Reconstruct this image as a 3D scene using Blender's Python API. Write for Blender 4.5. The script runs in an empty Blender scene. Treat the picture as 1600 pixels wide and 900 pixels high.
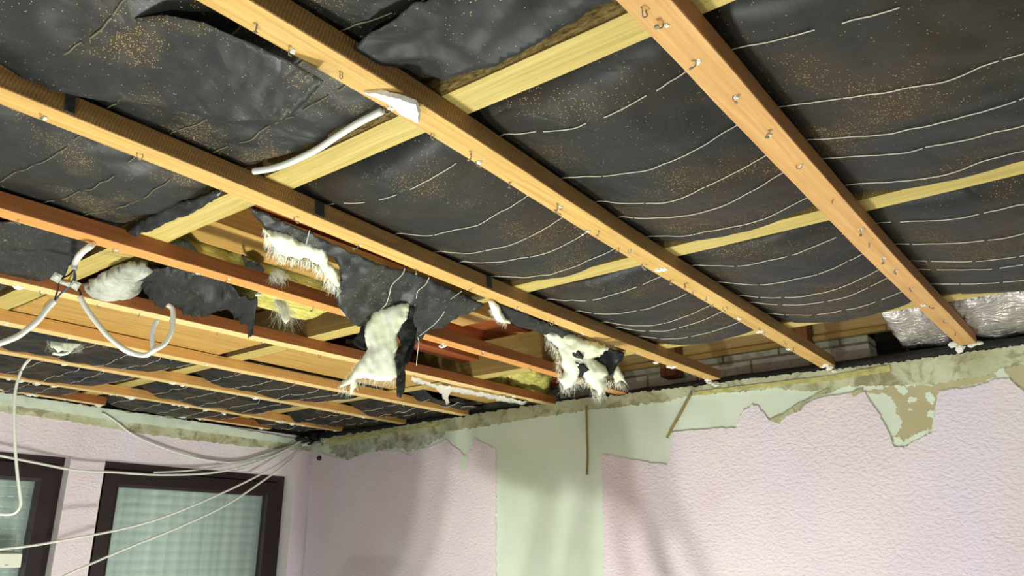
import bpy, bmesh, math, random
from mathutils import Vector, noise, geometry
random.seed(7)
D = bpy.data
SC = bpy.context.scene
COL = SC.collection

# ------------------------------------------------------------------ camera
CAMZ = 1.65
FPX = 1247.03
PITCH = math.radians(18.448)
AZ = math.radians(37.944)
cam = D.cameras.new('camera')
cam.sensor_fit = 'HORIZONTAL'
cam.sensor_width = 36.0
cam.lens = 36.0 * FPX / 1600.0
cam.clip_start = 0.02
camo = D.objects.new('camera', cam)
COL.objects.link(camo)
camo.location = (0, 0, CAMZ)
camo.rotation_euler = (math.pi / 2 + PITCH, 0, AZ)
SC.camera = camo

# ------------------------------------------------------------------ world, lights, exposure
SC.view_settings.view_transform = 'Standard'
SC.view_settings.look = 'None'
SC.view_settings.gamma = 1.0
SC.view_settings.use_curve_mapping = False
SC.view_settings.exposure = 0.0
w = D.worlds.new('room_ambient')
SC.world = w
w.use_nodes = True
w.node_tree.nodes['Background'].inputs[0].default_value = (0.93, 1.0, 0.95, 1)
w.node_tree.nodes['Background'].inputs[1].default_value = 0.80


def lamp(name, loc, power, radius, color):
    l = D.lights.new(name, 'POINT')
    l.energy = power
    l.shadow_soft_size = radius
    l.color = color
    o = D.objects.new(name, l)
    COL.objects.link(o)
    o.location = loc
    return o


LAMPS = [((-1.80, 1.34, 0.20), 88), ((-1.61, 1.38, 0.20), 88), ((-0.75, -0.35, 0.85), 56)]  # last one is an added fill for the eaves and back wall
for L_, p_ in LAMPS:
    lamp('work_and_fill_light', L_, p_, 0.045, (0.97, 1.0, 0.95))


# ------------------------------------------------------------------ pixel -> place helpers
def ray(px, py):
    r = px - 800.0
    u = 450.0 - py
    cp, sp, ca, sa = math.cos(PITCH), math.sin(PITCH), math.cos(AZ), math.sin(AZ)
    F = FPX * cp - u * sp
    Z = FPX * sp + u * cp
    return Vector((F * -sa + r * ca, F * ca + r * sa, Z))


O = Vector((0, 0, CAMZ))


def atz(px, py, z):
    d = ray(px, py)
    return O + d * ((z - CAMZ) / d.z)


def aty(px, py, y):
    d = ray(px, py)
    return O + d * (y / d.y)


def atx(px, py, x):
    d = ray(px, py)
    return O + d * (x / d.x)


def plane(A, n):
    A = Vector(A)
    n = Vector(n).normalized()

    def f(px, py):
        d = ray(px, py)
        return O + d * ((A - O).dot(n) / d.dot(n))
    f.n = n
    return f


def facing(A, tilt=0.0):
    """upright plane through A turned towards the room's middle"""
    A = Vector(A)
    n = Vector((-A.x, -A.y, 0)).normalized()
    n.z = tilt
    return plane(A, n)


# ------------------------------------------------------------------ object helpers
def mesh_obj(name, verts, faces, mats, parent=None, smooth=False, fm=None, root=None):
    m = D.meshes.new(name)
    base = parent_loc(parent) if parent else (Vector(root) if root is not None else Vector((0, 0, 0)))
    m.from_pydata([tuple(Vector(v) - base) for v in verts], [], faces)
    for a in (mats if isinstance(mats, (list, tuple)) else [mats]):
        m.materials.append(a)
    if fm:
        for p, i in zip(m.polygons, fm):
            p.material_index = i
    if smooth:
        for p in m.polygons:
            p.use_smooth = True
    m.update()
    o = D.objects.new(name, m)
    COL.objects.link(o)
    if parent:
        o.parent = parent
    elif root is not None:
        o.location = root
    return o


def parent_loc(p):
    v = Vector((0, 0, 0))
    while p:
        v = v + p.location
        p = p.parent
    return v


def tag(o, label=None, cat=None, group=None, kind=None):
    if label:
        o['label'] = label
    if cat:
        o['category'] = cat
    if group:
        o['group'] = group
    if kind:
        o['kind'] = kind
    return o


def thing(name, loc, label, cat, group=None):
    o = D.objects.new(name, None)
    o.empty_display_size = 0.05
    COL.objects.link(o)
    o.location = loc
    return tag(o, label, cat, group)


def box_vf(x0, x1, y0, y1, z0, z1, V=None, Fc=None):
    V = [] if V is None else V
    Fc = [] if Fc is None else Fc
    b = len(V)
    V += [(x0, y0, z0), (x1, y0, z0), (x1, y1, z0), (x0, y1, z0), (x0, y0, z1), (x1, y0, z1), (x1, y1, z1), (x0, y1, z1)]
    Fc += [tuple(b + i for i in f) for f in ((0, 3, 2, 1), (4, 5, 6, 7), (0, 1, 5, 4), (1, 2, 6, 5), (2, 3, 7, 6), (3, 0, 4, 7))]
    return V, Fc


def catmull(P, n=8):
    P = [Vector(p) for p in P]
    if len(P) < 3:
        return P
    Q = [P[0] * 2 - P[1]] + P + [P[-1] * 2 - P[-2]]
    out = []
    for i in range(1, len(Q) - 2):
        a, b, c, d = Q[i - 1:i + 3]
        for k in range(n):
            t = k / n
            out.append(0.5 * ((2 * b) + (c - a) * t + (2 * a - 5 * b + 4 * c - d) * t * t + (3 * b - a - 3 * c + d) * t ** 3))
    out.append(P[-1])
    return out


def tube_vf(P, r, n=8, V=None, Fc=None, r1=None):
    V = [] if V is None else V
    Fc = [] if Fc is None else Fc
    b = len(V)
    up = Vector((0.13, 0.21, 0.97))
    m = len(P)
    for i, p in enumerate(P):
        t = (P[min(i + 1, m - 1)] - P[max(i - 1, 0)]).normalized()
        s = t.cross(up)
        if s.length < 1e-3:
            s = t.cross(Vector((1, 0, 0)))
        s.normalize()
        q = s.cross(t)
        rr = r if r1 is None else r + (r1 - r) * i / max(1, m - 1)
        for k in range(n):
            a = 2 * math.pi * k / n
            V.append(p + s * (rr * math.cos(a)) + q * (rr * math.sin(a)))
    for i in range(m - 1):
        for k in range(n):
            k2 = (k + 1) % n
            Fc.append((b + i * n + k, b + i * n + k2, b + (i + 1) * n + k2, b + (i + 1) * n + k))
    Fc.append(tuple(b + k for k in reversed(range(n))))
    Fc.append(tuple(b + (m - 1) * n + k for k in range(n)))
    return V, Fc


def inside(x, y, P):
    c = False
    j = len(P) - 1
    for i in range(len(P)):
        xi, yi = P[i]
        xj, yj = P[j]
        if (yi > y) != (yj > y) and x < (xj - xi) * (y - yi) / (yj - yi) + xi:
            c = not c
        j = i
    return c


def edge_dist(x, y, P):
    best = 1e9
    for i in range(len(P)):
        ax, ay = P[i - 1]
        bx, by = P[i]
        dx, dy = bx - ax, by - ay
        L = dx * dx + dy * dy
        t = 0 if L == 0 else max(0, min(1, ((x - ax) * dx + (y - ay) * dy) / L))
        d = math.hypot(x - ax - dx * t, y - ay - dy * t)
        best = min(best, d)
    return best


def ragged(P, step, amp, seed=0, free=None):
    out = []
    for i in range(len(P)):
        a = P[i]
        b = P[(i + 1) % len(P)]
        n = max(1, int(math.hypot(b[0] - a[0], b[1] - a[1]) / step))
        nx, ny = -(b[1] - a[1]), b[0] - a[0]
        l = math.hypot(nx, ny) or 1
        for k in range(n):
            t = k / n
            x, y = a[0] + (b[0] - a[0]) * t, a[1] + (b[1] - a[1]) * t
            q = noise.noise(Vector((x * 0.9 / step * 0.7, y * 0.9 / step * 0.7, seed))) * 2 * amp if (k or amp) else 0
            if free and not free(x, y):
                q = 0
            out.append((x + nx / l * q, y + ny / l * q))
    return out


def flap(name, outline, fn, mat, parent=None, step=7, rag=1.2, wr=0.006, ws=14.0, thick=0.0012, puff=0.0, puffw=14,
         seed=0, root=None, smooth=True, stretch=(1, 1, 1), bend=None, rstep=None):
    """a torn piece of sheet or fleece: outline, interior points, creases, true thickness"""
    P = ragged(outline, rstep or max(3, step * 0.6), rag, seed)
    pts = [Vector(p) for p in P]
    n = len(pts)
    xs = [p[0] for p in P]
    ys = [p[1] for p in P]
    y = min(ys) + step / 2
    row = 0
    while y < max(ys):
        x = min(xs) + (step / 2 if row % 2 else 0)
        while x < max(xs):
            if inside(x, y, P) and edge_dist(x, y, P) > step * 0.45:
                pts.append(Vector((x + random.uniform(-.2, .2) * step, y + random.uniform(-.2, .2) * step)))
            x += step
        y += step * 0.87
        row += 1
    r = geometry.delaunay_2d_cdt(pts, [(i, (i + 1) % n) for i in range(n)], [list(range(n))], 1, 1e-5)
    V2, F2 = r[0], r[2]
    V = []
    for v in V2:
        p = fn(v[0], v[1])
        nn = fn.n
        if nn.dot(O - p) < 0:
            nn = -nn
        q = Vector((p.x * stretch[0], p.y * stretch[1], p.z * stretch[2])) * ws + Vector((seed * 3.1, 0, 0))
        d = wr * (noise.noise(q) + 0.5 * (0.5 - abs(noise.noise(q * 2.3))) + 0.3 * noise.noise(q * 5))
        if puff:
            e = min(1.0, edge_dist(v[0], v[1], P) / puffw)
            d += puff * math.sqrt(1 - (1 - e) ** 2)
        if bend:
            d += bend(v[0], v[1])
        V.append(p + nn * d)
    faces = [tuple(f) for f in F2]
    if V and faces:
        f = faces[0]
        nr = (V[f[1]] - V[f[0]]).cross(V[f[2]] - V[f[0]])
        if nr.dot(O - V[f[0]]) < 0:
            faces = [tuple(reversed(f)) for f in faces]
    o = mesh_obj(name, V, faces, mat, parent, smooth, root=root)
    s = o.modifiers.new('thickness', 'SOLIDIFY')
    s.thickness = thick
    s.offset = -1
    return o


def fibres(name, fn, seeds, mat, parent, n=120, ln=(8, 20), r=0.0005, spread=4, dirn=(0, 1), curl=0.6, seed=1, lift=0.006):
    """loose fibres hanging out of a torn fleece edge; seeds = polyline, dirn = their set"""
    rnd = random.Random(seed)
    V, Fc = [], []
    L = []
    for i in range(len(seeds) - 1):
        L.append(math.hypot(seeds[i + 1][0] - seeds[i][0], seeds[i + 1][1] - seeds[i][1]))
    tot = sum(L)
    for k in range(n):
        t = rnd.random() * tot
        i = 0
        while i < len(L) - 1 and t > L[i]:
            t -= L[i]
            i += 1
        a, b = seeds[i], seeds[i + 1]
        u = t / L[i]
        x, y = a[0] + (b[0] - a[0]) * u + rnd.uniform(-spread, spread), a[1] + (b[1] - a[1]) * u + rnd.uniform(-spread, spread)
        ll = rnd.uniform(*ln)
        ang = math.atan2(dirn[1], dirn[0]) + rnd.gauss(0, 0.35)
        pts = []
        z0 = rnd.uniform(-lift * .3, lift)
        for j in range(5):
            s = j / 4
            p = fn(x, y)
            nn = fn.n if fn.n.dot(O - p) > 0 else -fn.n
            pts.append(p + nn * (z0 + rnd.uniform(-.001, .001)))
            x += math.cos(ang) * ll / 4
            y += math.sin(ang) * ll / 4
            ang += rnd.gauss(0, curl * 0.4)
        tube_vf(pts, r, 3, V, Fc, r * 0.35)
    return mesh_obj(name, V, Fc, mat, parent)


# ------------------------------------------------------------------ materials
def newmat(name):
    m = D.materials.new(name)
    m.use_nodes = True
    nt = m.node_tree
    b = nt.nodes['Principled BSDF']
    return m, nt, b


def N(nt, t, **kw):
    n = nt.nodes.new(t)
    for k, v in kw.items():
        setattr(n, k, v)
    return n


def L(nt, a, b):
    nt.links.new(a, b)


def coords(nt, scale=(1, 1, 1), rot=(0, 0, 0), kind='Object'):
    tc = N(nt, 'ShaderNodeTexCoord')
    mp = N(nt, 'ShaderNodeMapping')
    mp.inputs['Scale'].default_value = scale
    mp.inputs['Rotation'].default_value = rot
    L(nt, tc.outputs[kind], mp.inputs['Vector'])
    return mp.outputs['Vector']


def noise_n(nt, vec, scale, detail=4, rough=0.55, dist=0.0):
    n = N(nt, 'ShaderNodeTexNoise')
    n.inputs['Scale'].default_value = scale
    n.inputs['Detail'].default_value = detail
    n.inputs['Roughness'].default_value = rough
    n.inputs['Distortion'].default_value = dist
    L(nt, vec, n.inputs['Vector'])
    return n.outputs['Fac']


def ramp(nt, fac, stops):
    r = N(nt, 'ShaderNodeValToRGB')
    e = r.color_ramp.elements
    while len(e) < len(stops):
        e.new(0.5)
    for i, (p, c) in enumerate(stops):
        e[i].position = p
        e[i].color = (*c, 1) if len(c) == 3 else c
    L(nt, fac, r.inputs['Fac'])
    return r.outputs['Color']


def mixc(nt, fac, a, b, mode='MIX'):
    m = N(nt, 'ShaderNodeMix', data_type='RGBA', blend_type=mode)
    for s, v in ((m.inputs[0], fac), (m.inputs[6], a), (m.inputs[7], b)):
        if isinstance(v, (int, float)):
            s.default_value = v
        elif isinstance(v, tuple):
            s.default_value = (*v, 1)
        else:
            L(nt, v, s)
    return m.outputs[2]


def math_n(nt, op, a, b=None):
    m = N(nt, 'ShaderNodeMath', operation=op)
    for i, v in enumerate((a, b)):
        if v is None:
            continue
        if isinstance(v, (int, float)):
            m.inputs[i].default_value = v
        else:
            L(nt, v, m.inputs[i])
    return m.outputs[0]


def bump(nt, b, h, strength, dist):
    n = N(nt, 'ShaderNodeBump')
    n.inputs['Strength'].default_value = strength
    n.inputs['Distance'].default_value = dist
    L(nt, h, n.inputs['Height'])
    L(nt, n.outputs[0], b.inputs['Normal'])


def sr(r, g, b):
    f = lambda c: ((c / 255 + 0.055) / 1.055) ** 2.4 if c > 10 else c / 255 / 12.92
    return (f(r), f(g), f(b))


def wood(name, c0, c1, c2, axis='Y', saw=0.0, rough=0.65, knots=True, grain=1.0, sawdark=0.45):
    m, nt, b = newmat(name)
    st = {'Y': (30, 1.6, 30), 'X': (1.6, 30, 30), 'Z': (30, 30, 1.6)}[axis]
    v = coords(nt, st)
    base = noise_n(nt, v, 1.6, 5, 0.6, 0.8)
    v2 = coords(nt, tuple(a * 3 if a > 2 else a for a in st))
    fine = noise_n(nt, v2, 2.2, 3, 0.6)
    f = math_n(nt, 'ADD', math_n(nt, 'MULTIPLY', base, 0.62), math_n(nt, 'MULTIPLY', fine, 0.38))
    col = ramp(nt, f, [(0.32, c0), (0.5, c1), (0.66, c2)])
    vo = coords(nt)
    big = noise_n(nt, vo, 3.5, 3, 0.6)
    col = mixc(nt, math_n(nt, 'MULTIPLY', big, 0.35), col, tuple(x * 0.6 for x in c0))
    if knots:
        vk = coords(nt, {'Y': (11, 3.2, 11), 'X': (3.2, 11, 11), 'Z': (11, 11, 3.2)}[axis])
        k = N(nt, 'ShaderNodeTexVoronoi')
        k.inputs['Scale'].default_value = 1.0
        L(nt, vk, k.inputs['Vector'])
        kc = ramp(nt, k.outputs['Distance'], [(0.0, (1, 1, 1)), (0.07, (0.8, .8, .8)), (0.12, (0, 0, 0))])
        col = mixc(nt, math_n(nt, 'MULTIPLY', kc, 0.6), col, tuple(x * 0.35 for x in c0))
    h = f
    if saw:
        vs = coords(nt, (1, 1, 1), (0.25, 0.1, 0.12))
        wv = N(nt, 'ShaderNodeTexWave', wave_type='BANDS', bands_direction=axis)
        wv.inputs['Scale'].default_value = 55
        wv.inputs['Distortion'].default_value = 3.0
        wv.inputs['Detail'].default_value = 3
        wv.inputs['Detail Scale'].default_value = 2.5
        L(nt, vs, wv.inputs['Vector'])
        col = mixc(nt, math_n(nt, 'MULTIPLY', wv.outputs['Fac'], sawdark), col, tuple(x * 0.30 for x in c0))
        h = math_n(nt, 'ADD', f, math_n(nt, 'MULTIPLY', wv.outputs['Fac'], -saw))
    L(nt, col, b.inputs['Base Color'])
    b.inputs['Roughness'].default_value = rough
    bump(nt, b, h, 0.5 * grain, 0.0015)
    return m


M = {}
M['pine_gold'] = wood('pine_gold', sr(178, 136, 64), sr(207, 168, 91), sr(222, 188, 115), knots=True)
M['pine_gold_saw'] = wood('pine_gold_sawn_shade', sr(128, 92, 46), sr(160, 118, 62), sr(182, 140, 80), saw=0.9)  # sawn side faces: darker base mixes real sawn tone with painted shade
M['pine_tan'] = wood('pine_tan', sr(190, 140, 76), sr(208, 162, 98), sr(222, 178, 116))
M['pine_tan_saw'] = wood('pine_tan_sawn_shade', sr(140, 90, 48), sr(160, 106, 58), sr(176, 120, 70), saw=0.4, sawdark=0.25)
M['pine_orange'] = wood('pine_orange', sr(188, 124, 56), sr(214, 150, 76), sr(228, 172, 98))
M['pine_orange_saw'] = wood('pine_orange_sawn_shade', sr(124, 70, 28), sr(152, 90, 38), sr(174, 110, 50), saw=0.2, sawdark=0.15)
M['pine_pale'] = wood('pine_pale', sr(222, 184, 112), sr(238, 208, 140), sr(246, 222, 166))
M['pine_pale_saw'] = wood('pine_pale_sawn_shade', sr(186, 132, 66), sr(208, 156, 84), sr(222, 174, 102), saw=0.2, sawdark=0.12)
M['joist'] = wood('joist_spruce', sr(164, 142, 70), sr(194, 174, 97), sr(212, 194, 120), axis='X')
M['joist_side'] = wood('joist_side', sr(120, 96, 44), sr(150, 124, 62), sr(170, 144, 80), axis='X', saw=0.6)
M['board_x'] = wood('board_spruce_x', sr(188, 152, 80), sr(220, 190, 112), sr(236, 208, 134), axis='X')
M['board_light'] = wood('board_eave', sr(214, 182, 106), sr(236, 212, 140), sr(246, 226, 164), axis='X')
M['board_y'] = wood('board_spruce_y', sr(160, 120, 54), sr(190, 150, 76), sr(208, 172, 96), axis='Y')
M['brown_y'] = wood('brown_timber_y', sr(104, 48, 16), sr(150, 74, 26), sr(178, 100, 42), axis='Y')
M['brown_x'] = wood('brown_timber_x', sr(104, 48, 16), sr(158, 80, 30), sr(196, 116, 54), axis='X')
M['brown_z'] = wood('brown_timber_z', sr(70, 38, 16), sr(112, 64, 30), sr(140, 88, 44), axis='Z')
M['stick'] = wood('stick_wood', sr(104, 90, 44), sr(138, 120, 62), sr(158, 140, 80), axis='Z', knots=False)


def osb():
    m, nt, b = newmat('strand_board')
    v = coords(nt, (1, 1.0, 1))
    k = N(nt, 'ShaderNodeTexVoronoi')
    k.inputs['Scale'].default_value = 26
    wv = coords(nt, (1, 2.4, 2.4), (0, 0, 0.6))
    n = N(nt, 'ShaderNodeTexNoise')
    n.inputs['Scale'].default_value = 6
    L(nt, wv, n.inputs['Vector'])
    mv = N(nt, 'ShaderNodeMix', data_type='VECTOR')
    mv.inputs[0].default_value = 0.25
    L(nt, wv, mv.inputs[4])
    L(nt, n.outputs['Color'], mv.inputs[5])
    L(nt, mv.outputs[1], k.inputs['Vector'])
    g = N(nt, 'ShaderNodeSeparateColor')
    L(nt, k.outputs['Color'], g.inputs[0])
    col = ramp(nt, g.outputs[0], [(0, sr(110, 66, 24)), (0.5, sr(166, 108, 46)), (1, sr(204, 150, 74))])
    L(nt, col, b.inputs['Base Color'])
    b.inputs['Roughness'].default_value = 0.7
    bump(nt, b, g.outputs[0], 0.5, 0.002)
    return m


M['osb'] = osb()


def membrane(name, dust=0.5, brown=0.5, rough=0.42, crease=1.0, frost=0.0, spec=0.5):
    m, nt, b = newmat(name)
    v = coords(nt)
    big = noise_n(nt, v, 3.0, 4, 0.6)
    base = mixc(nt, ramp(nt, big, [(0.42, (0, 0, 0)), (0.6, (1, 1, 1))]), sr(24, 29, 29), sr(*[int(a + (c - a) * brown) for a, c in zip((24, 29, 29), (40, 35, 27))]))
    # sawdust lying in drifts and single grains
    d1 = noise_n(nt, v, 5.5, 3, 0.55)
    patch = ramp(nt, d1, [(0.50, (0, 0, 0)), (0.72, (1, 1, 1))])
    vv = N(nt, 'ShaderNodeTexVoronoi')
    vv.inputs['Scale'].default_value = 420
    L(nt, coords(nt, (1, 1.3, 1), (0, 0, .4)), vv.inputs['Vector'])
    sep = N(nt, 'ShaderNodeSeparateColor')
    L(nt, vv.outputs['Color'], sep.inputs[0])
    thr = math_n(nt, 'MULTIPLY', patch, 0.32 * dust)
    has = math_n(nt, 'LESS_THAN', sep.outputs[0], math_n(nt, 'ADD', thr, 0.004 + 0.008 * dust))
    dot = math_n(nt, 'MULTIPLY', has, math_n(nt, 'LESS_THAN', vv.outputs['Distance'], 0.42))
    film = math_n(nt, 'MULTIPLY', patch, 0.13 * dust)
    col = mixc(nt, film, base, sr(128, 104, 50))
    col = mixc(nt, math_n(nt, 'MULTIPLY', dot, 0.85), col, sr(196, 168, 100))
    if frost:
        fz = noise_n(nt, v, 95, 2, 0.7)
        col = mixc(nt, ramp(nt, fz, [(0.66, (0, 0, 0)), (0.70, (frost, frost, frost))]), col, sr(170, 180, 182))
    L(nt, col, b.inputs['Base Color'])
    rr = math_n(nt, 'ADD', math_n(nt, 'MULTIPLY', dot, 0.4), rough)
    L(nt, math_n(nt, 'ADD', rr, math_n(nt, 'MULTIPLY', patch, 0.25)), b.inputs['Roughness'])
    b.inputs['Specular IOR Level'].default_value = spec
    # fibrous weave and creases
    fib = noise_n(nt, coords(nt, (1.0, 0.25, 1), (0, 0, 0.5)), 150, 4, 0.7)
    cr = noise_n(nt, coords(nt, (1, 1, 1)), 9 * crease, 3, 0.45, 0.6)
    rd = noise_n(nt, coords(nt, (1, 1, 1), (0, 0, 0.7)), 4.5, 3, 0.5, 0.4)
    ridge = math_n(nt, 'MINIMUM', math_n(nt, 'MULTIPLY', math_n(nt, 'ABSOLUTE', math_n(nt, 'SUBTRACT', rd, 0.5)), 6.0), 0.35)
    h = math_n(nt, 'ADD', math_n(nt, 'ADD', math_n(nt, 'MULTIPLY', fib, 0.16), math_n(nt, 'MULTIPLY', cr, 0.7)), math_n(nt, 'MULTIPLY', ridge, 0.9))
    bump(nt, b, h, 0.34, 0.010)
    return m


M['membrane'] = membrane('black_membrane', 0.6, 1.25, 0.50, spec=0.28)
M['membrane_dusty'] = membrane('black_membrane_dusty', 1.2, 0.6, 0.46, spec=0.45)
M['membrane_clean'] = membrane('black_membrane_clean', 0.15, 0.15, 0.56, spec=0.4)
M['membrane_frost'] = membrane('black_membrane_speckled', 0.25, 0.2, 0.52, 1.0, 0.35)


def plain(name, c, rough=0.6, metal=0.0, bs=0, bd=0.002, sc=40, var=0.0, tc='Object'):
    m, nt, b = newmat(name)
    b.inputs['Roughness'].default_value = rough
    b.inputs['Metallic'].default_value = metal
    n = noise_n(nt, coords(nt), sc, 4, 0.6)
    if var:
        L(nt, mixc(nt, ramp(nt, n, [(0.35, (0, 0, 0)), (0.65, (1, 1, 1))]), tuple(x * (1 - var) for x in c), c), b.inputs['Base Color'])
    else:
        b.inputs['Base Color'].default_value = (*c, 1)
    if bs:
        bump(nt, b, n, bs, bd)
    return m


M['thread'] = plain('seam_thread', sr(206, 202, 182), 0.8)
M['thread_dusty'] = plain('dusty_seam_thread', sr(120, 112, 88), 0.9)
M['cable'] = plain('white_cable', sr(222, 224, 214), 0.35)
M['cable_grey'] = plain('grey_cable', sr(120, 112, 96), 0.45)
M['nail'] = plain('nail_steel', sr(150, 146, 136), 0.4, 0.7)
M['gypsum'] = plain('gypsum_white', sr(232, 232, 220), 0.85, 0, 0.6, 0.003, 60, 0.12)
M['foam'] = plain('yellow_residue', sr(196, 192, 120), 0.85, 0, 0.8, 0.006, 30, 0.3)
M['bitumen'] = plain('black_bitumen', sr(46, 46, 40), 0.8, 0, 0.9, 0.006, 60, 0.7)
M['frame'] = plain('dark_brown_frame', sr(36, 20, 22), 0.34, 0, 0.1, 0.0008, 30, 0.2)
M['blue_wire'] = plain('blue_wire', sr(64, 96, 136), 0.4)
M['black_wire'] = plain('black_wire', sr(26, 26, 30), 0.4)
M['brown_wire'] = plain('brown_wire', sr(70, 40, 30), 0.4)
M['yellow_wire'] = plain('yellow_wire', sr(190, 178, 60), 0.4)
M['device'] = plain('ivory_plastic', sr(226, 226, 208), 0.4)
M['black_plastic'] = plain('black_plastic', sr(22, 22, 24), 0.35)
M['cobweb'] = plain('dusty_cobweb', sr(214, 210, 196), 0.9)
M['red_edge'] = plain('red_clay', sr(150, 70, 50), 0.9, 0, 0.6, 0.004, 40, 0.4)


def wool(name, c0, c1, sc=30, bd=0.01, stretch=(1, 1, 1), sub=0.0):
    m, nt, b = newmat(name)
    v = coords(nt, stretch)
    n = noise_n(nt, v, sc, 6, 0.7, 0.4)
    L(nt, ramp(nt, n, [(0.34, c0), (0.62, c1)]), b.inputs['Base Color'])
    b.inputs['Roughness'].default_value = 0.95
    b.inputs['Specular IOR Level'].default_value = 0.1
    bump(nt, b, n, 0.9, bd)
    return m


M['fleece'] = wool('white_fleece', sr(222, 226, 184), sr(244, 248, 234), 7, 0.004)
M['fleece_fibre'] = plain('fleece_fibre', sr(236, 240, 222), 0.9)
M['wool_yellow'] = wool('yellow_mineral_wool', sr(160, 150, 62), sr(226, 220, 130), 24, 0.012, (1, .45, 2.4))
M['wool_grey'] = wool('grey_white_wool', sr(92, 92, 80), sr(196, 198, 184), 6, 0.01)
M['straw'] = wool('brown_fibre_stuffing', sr(60, 48, 24), sr(150, 128, 78), 60, 0.01, (1, 3, 3))


def foil():
    m, nt, b = newmat('crinkled_foil')
    b.inputs['Base Color'].default_value = (*sr(226, 222, 218), 1)
    b.inputs['Metallic'].default_value = 0.85
    b.inputs['Roughness'].default_value = 0.26
    v = coords(nt, (1, 1, 1))
    n1 = noise_n(nt, v, 14, 5, 0.6, 1.2)
    n2 = noise_n(nt, coords(nt, (1, 4, 4), (0, 0, .3)), 16, 4, 0.6, 0.5)
    bump(nt, b, math_n(nt, 'ADD', n1, n2), 0.8, 0.02)
    return m


M['foil'] = foil()


def plaster(name, c0, c1, tex=0.9, sc=70, dist=0.006, big=2.0, tint=None, dirt=None):
    m, nt, b = newmat(name)
    v = coords(nt)
    n = noise_n(nt, v, big, 4, 0.6)
    col = mixc(nt, ramp(nt, n, [(0.38, (0, 0, 0)), (0.64, (1, 1, 1))]), c0, c1)
    if tint:
        n2 = noise_n(nt, coords(nt, (1.6, 1.6, .5)), 1.6, 2, 0.5)
        col = mixc(nt, ramp(nt, n2, [(0.5, (0, 0, 0)), (0.72, (.7, .7, .7))]), col, tint)
    if dirt:
        n3 = noise_n(nt, v, 9, 6, 0.7, 0.5)
        col = mixc(nt, ramp(nt, n3, [(0.5, (0, 0, 0)), (0.62, (.8, .8, .8))]), col, dirt)
    L(nt, col, b.inputs['Base Color'])
    b.inputs['Roughness'].default_value = 0.85
    f = noise_n(nt, coords(nt, (1, 1, 1.5)), sc, 3, 0.5, 0.3)
    bump(nt, b, f, tex, dist)
    return m


M['pink'] = plaster('pink_textured_plaster', sr(221, 205, 211), sr(228, 217, 220), 0.8, 62, 0.006, 2.0, sr(222, 210, 226))
M['mint'] = plaster('mint_skim', sr(204, 216, 194), sr(216, 226, 208), 0.15, 30, 0.004, 3.0)
M['band'] = plaster('olive_band', sr(172, 172, 134), sr(202, 206, 174), 0.5, 50, 0.004, 6, None, sr(132, 124, 88))
M['flake'] = plaster('flaking_wall', sr(150, 148, 126), sr(188, 196, 176), 0.8, 50, 0.005, 22, None, sr(120, 112, 92))
M['tan'] = plaster('tan_undercoat', sr(178, 168, 128), sr(188, 180, 142), 0.2, 40, 0.003, 5)
M['chip'] = plaster('mint_chips', sr(214, 228, 204), sr(224, 236, 216), 0.3, 60, 0.004, 5)
M['floor'] = plaster('floor_screed', sr(150, 146, 138), sr(176, 170, 160), 0.4, 30, 0.004, 2)
M['reveal'] = plaster('reveal_plaster', sr(222, 214, 212), sr(232, 226, 224), 0.4, 60, 0.004, 4)


def blocks():
    m, nt, b = newmat('whitewashed_blocks')
    v = coords(nt, (1, 1, 1), (math.pi / 2, 0, 0))
    br = N(nt, 'ShaderNodeTexBrick')
    br.inputs['Scale'].default_value = 1
    br.inputs['Brick Width'].default_value = 0.26
    br.inputs['Row Height'].default_value = 0.075
    br.inputs['Mortar Size'].default_value = 0.006
    br.inputs['Color1'].default_value = (*sr(226, 228, 208), 1)
    br.inputs['Color2'].default_value = (*sr(206, 206, 184), 1)
    br.inputs['Mortar'].default_value = (*sr(140, 136, 116), 1)
    L(nt, v, br.inputs['Vector'])
    n = noise_n(nt, coords(nt), 16, 6, 0.7)
    L(nt, mixc(nt, ramp(nt, n, [(0.5, (0, 0, 0)), (0.62, (.7, .7, .7))]), br.outputs['Color'], sr(176, 172, 148)), b.inputs['Base Color'])
    b.inputs['Roughness'].default_value = 0.9
    bump(nt, b, n, 0.8, 0.01)
    return m


M['blocks'] = blocks()


def shutter(name, dashes):
    m, nt, b = newmat(name)
    wv = N(nt, 'ShaderNodeTexNoise')
    wv.inputs['Scale'].default_value = 2.0
    L(nt, coords(nt, (0.1, 9, .12)), wv.inputs['Vector'])
    L(nt, ramp(nt, wv.outputs['Fac'], [(0.4, sr(158, 184, 174)), (0.66, sr(206, 222, 214))]), b.inputs['Base Color'])
    b.inputs['Roughness'].default_value = 0.5
    return m


M['shutter'] = shutter('pale_shutter', False)
M['slot'] = plain('shutter_slot_daylight', sr(240, 246, 240), 0.5)
g, nt, b = newmat('window_glass')
b.inputs['Base Color'].default_value = (*sr(206, 226, 218), 1)
b.inputs['Roughness'].default_value = 0.06
b.inputs['Alpha'].default_value = 0.22
b.inputs['Specular IOR Level'].default_value = 0.6
M['glass'] = g
g, nt, b = newmat('clear_terminal_plastic')
b.inputs['Base Color'].default_value = (*sr(190, 204, 190), 1)
b.inputs['Roughness'].default_value = 0.2
M['terminal'] = g

# ------------------------------------------------------------------ the room shell
WY = 3.22      # back wall face
WX = -4.09     # window wall face
ZB, ZT = 2.350, 2.388   # batten underside / top


def struct(name, V, Fc, mats, **k):
    o = mesh_obj(name, V, Fc, mats, **k)
    o['kind'] = 'structure'
    return o


V, Fc = box_vf(-4.6, 3.2, -3.2, 3.6, -0.12, 0.0)
struct('floor', V, Fc, M['floor'])
V, Fc = box_vf(WX - 0.3, 3.2, WY, WY + 0.12, 0, 2.325)
wall_back = struct('wall_back', V, Fc, M['mint'])


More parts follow.
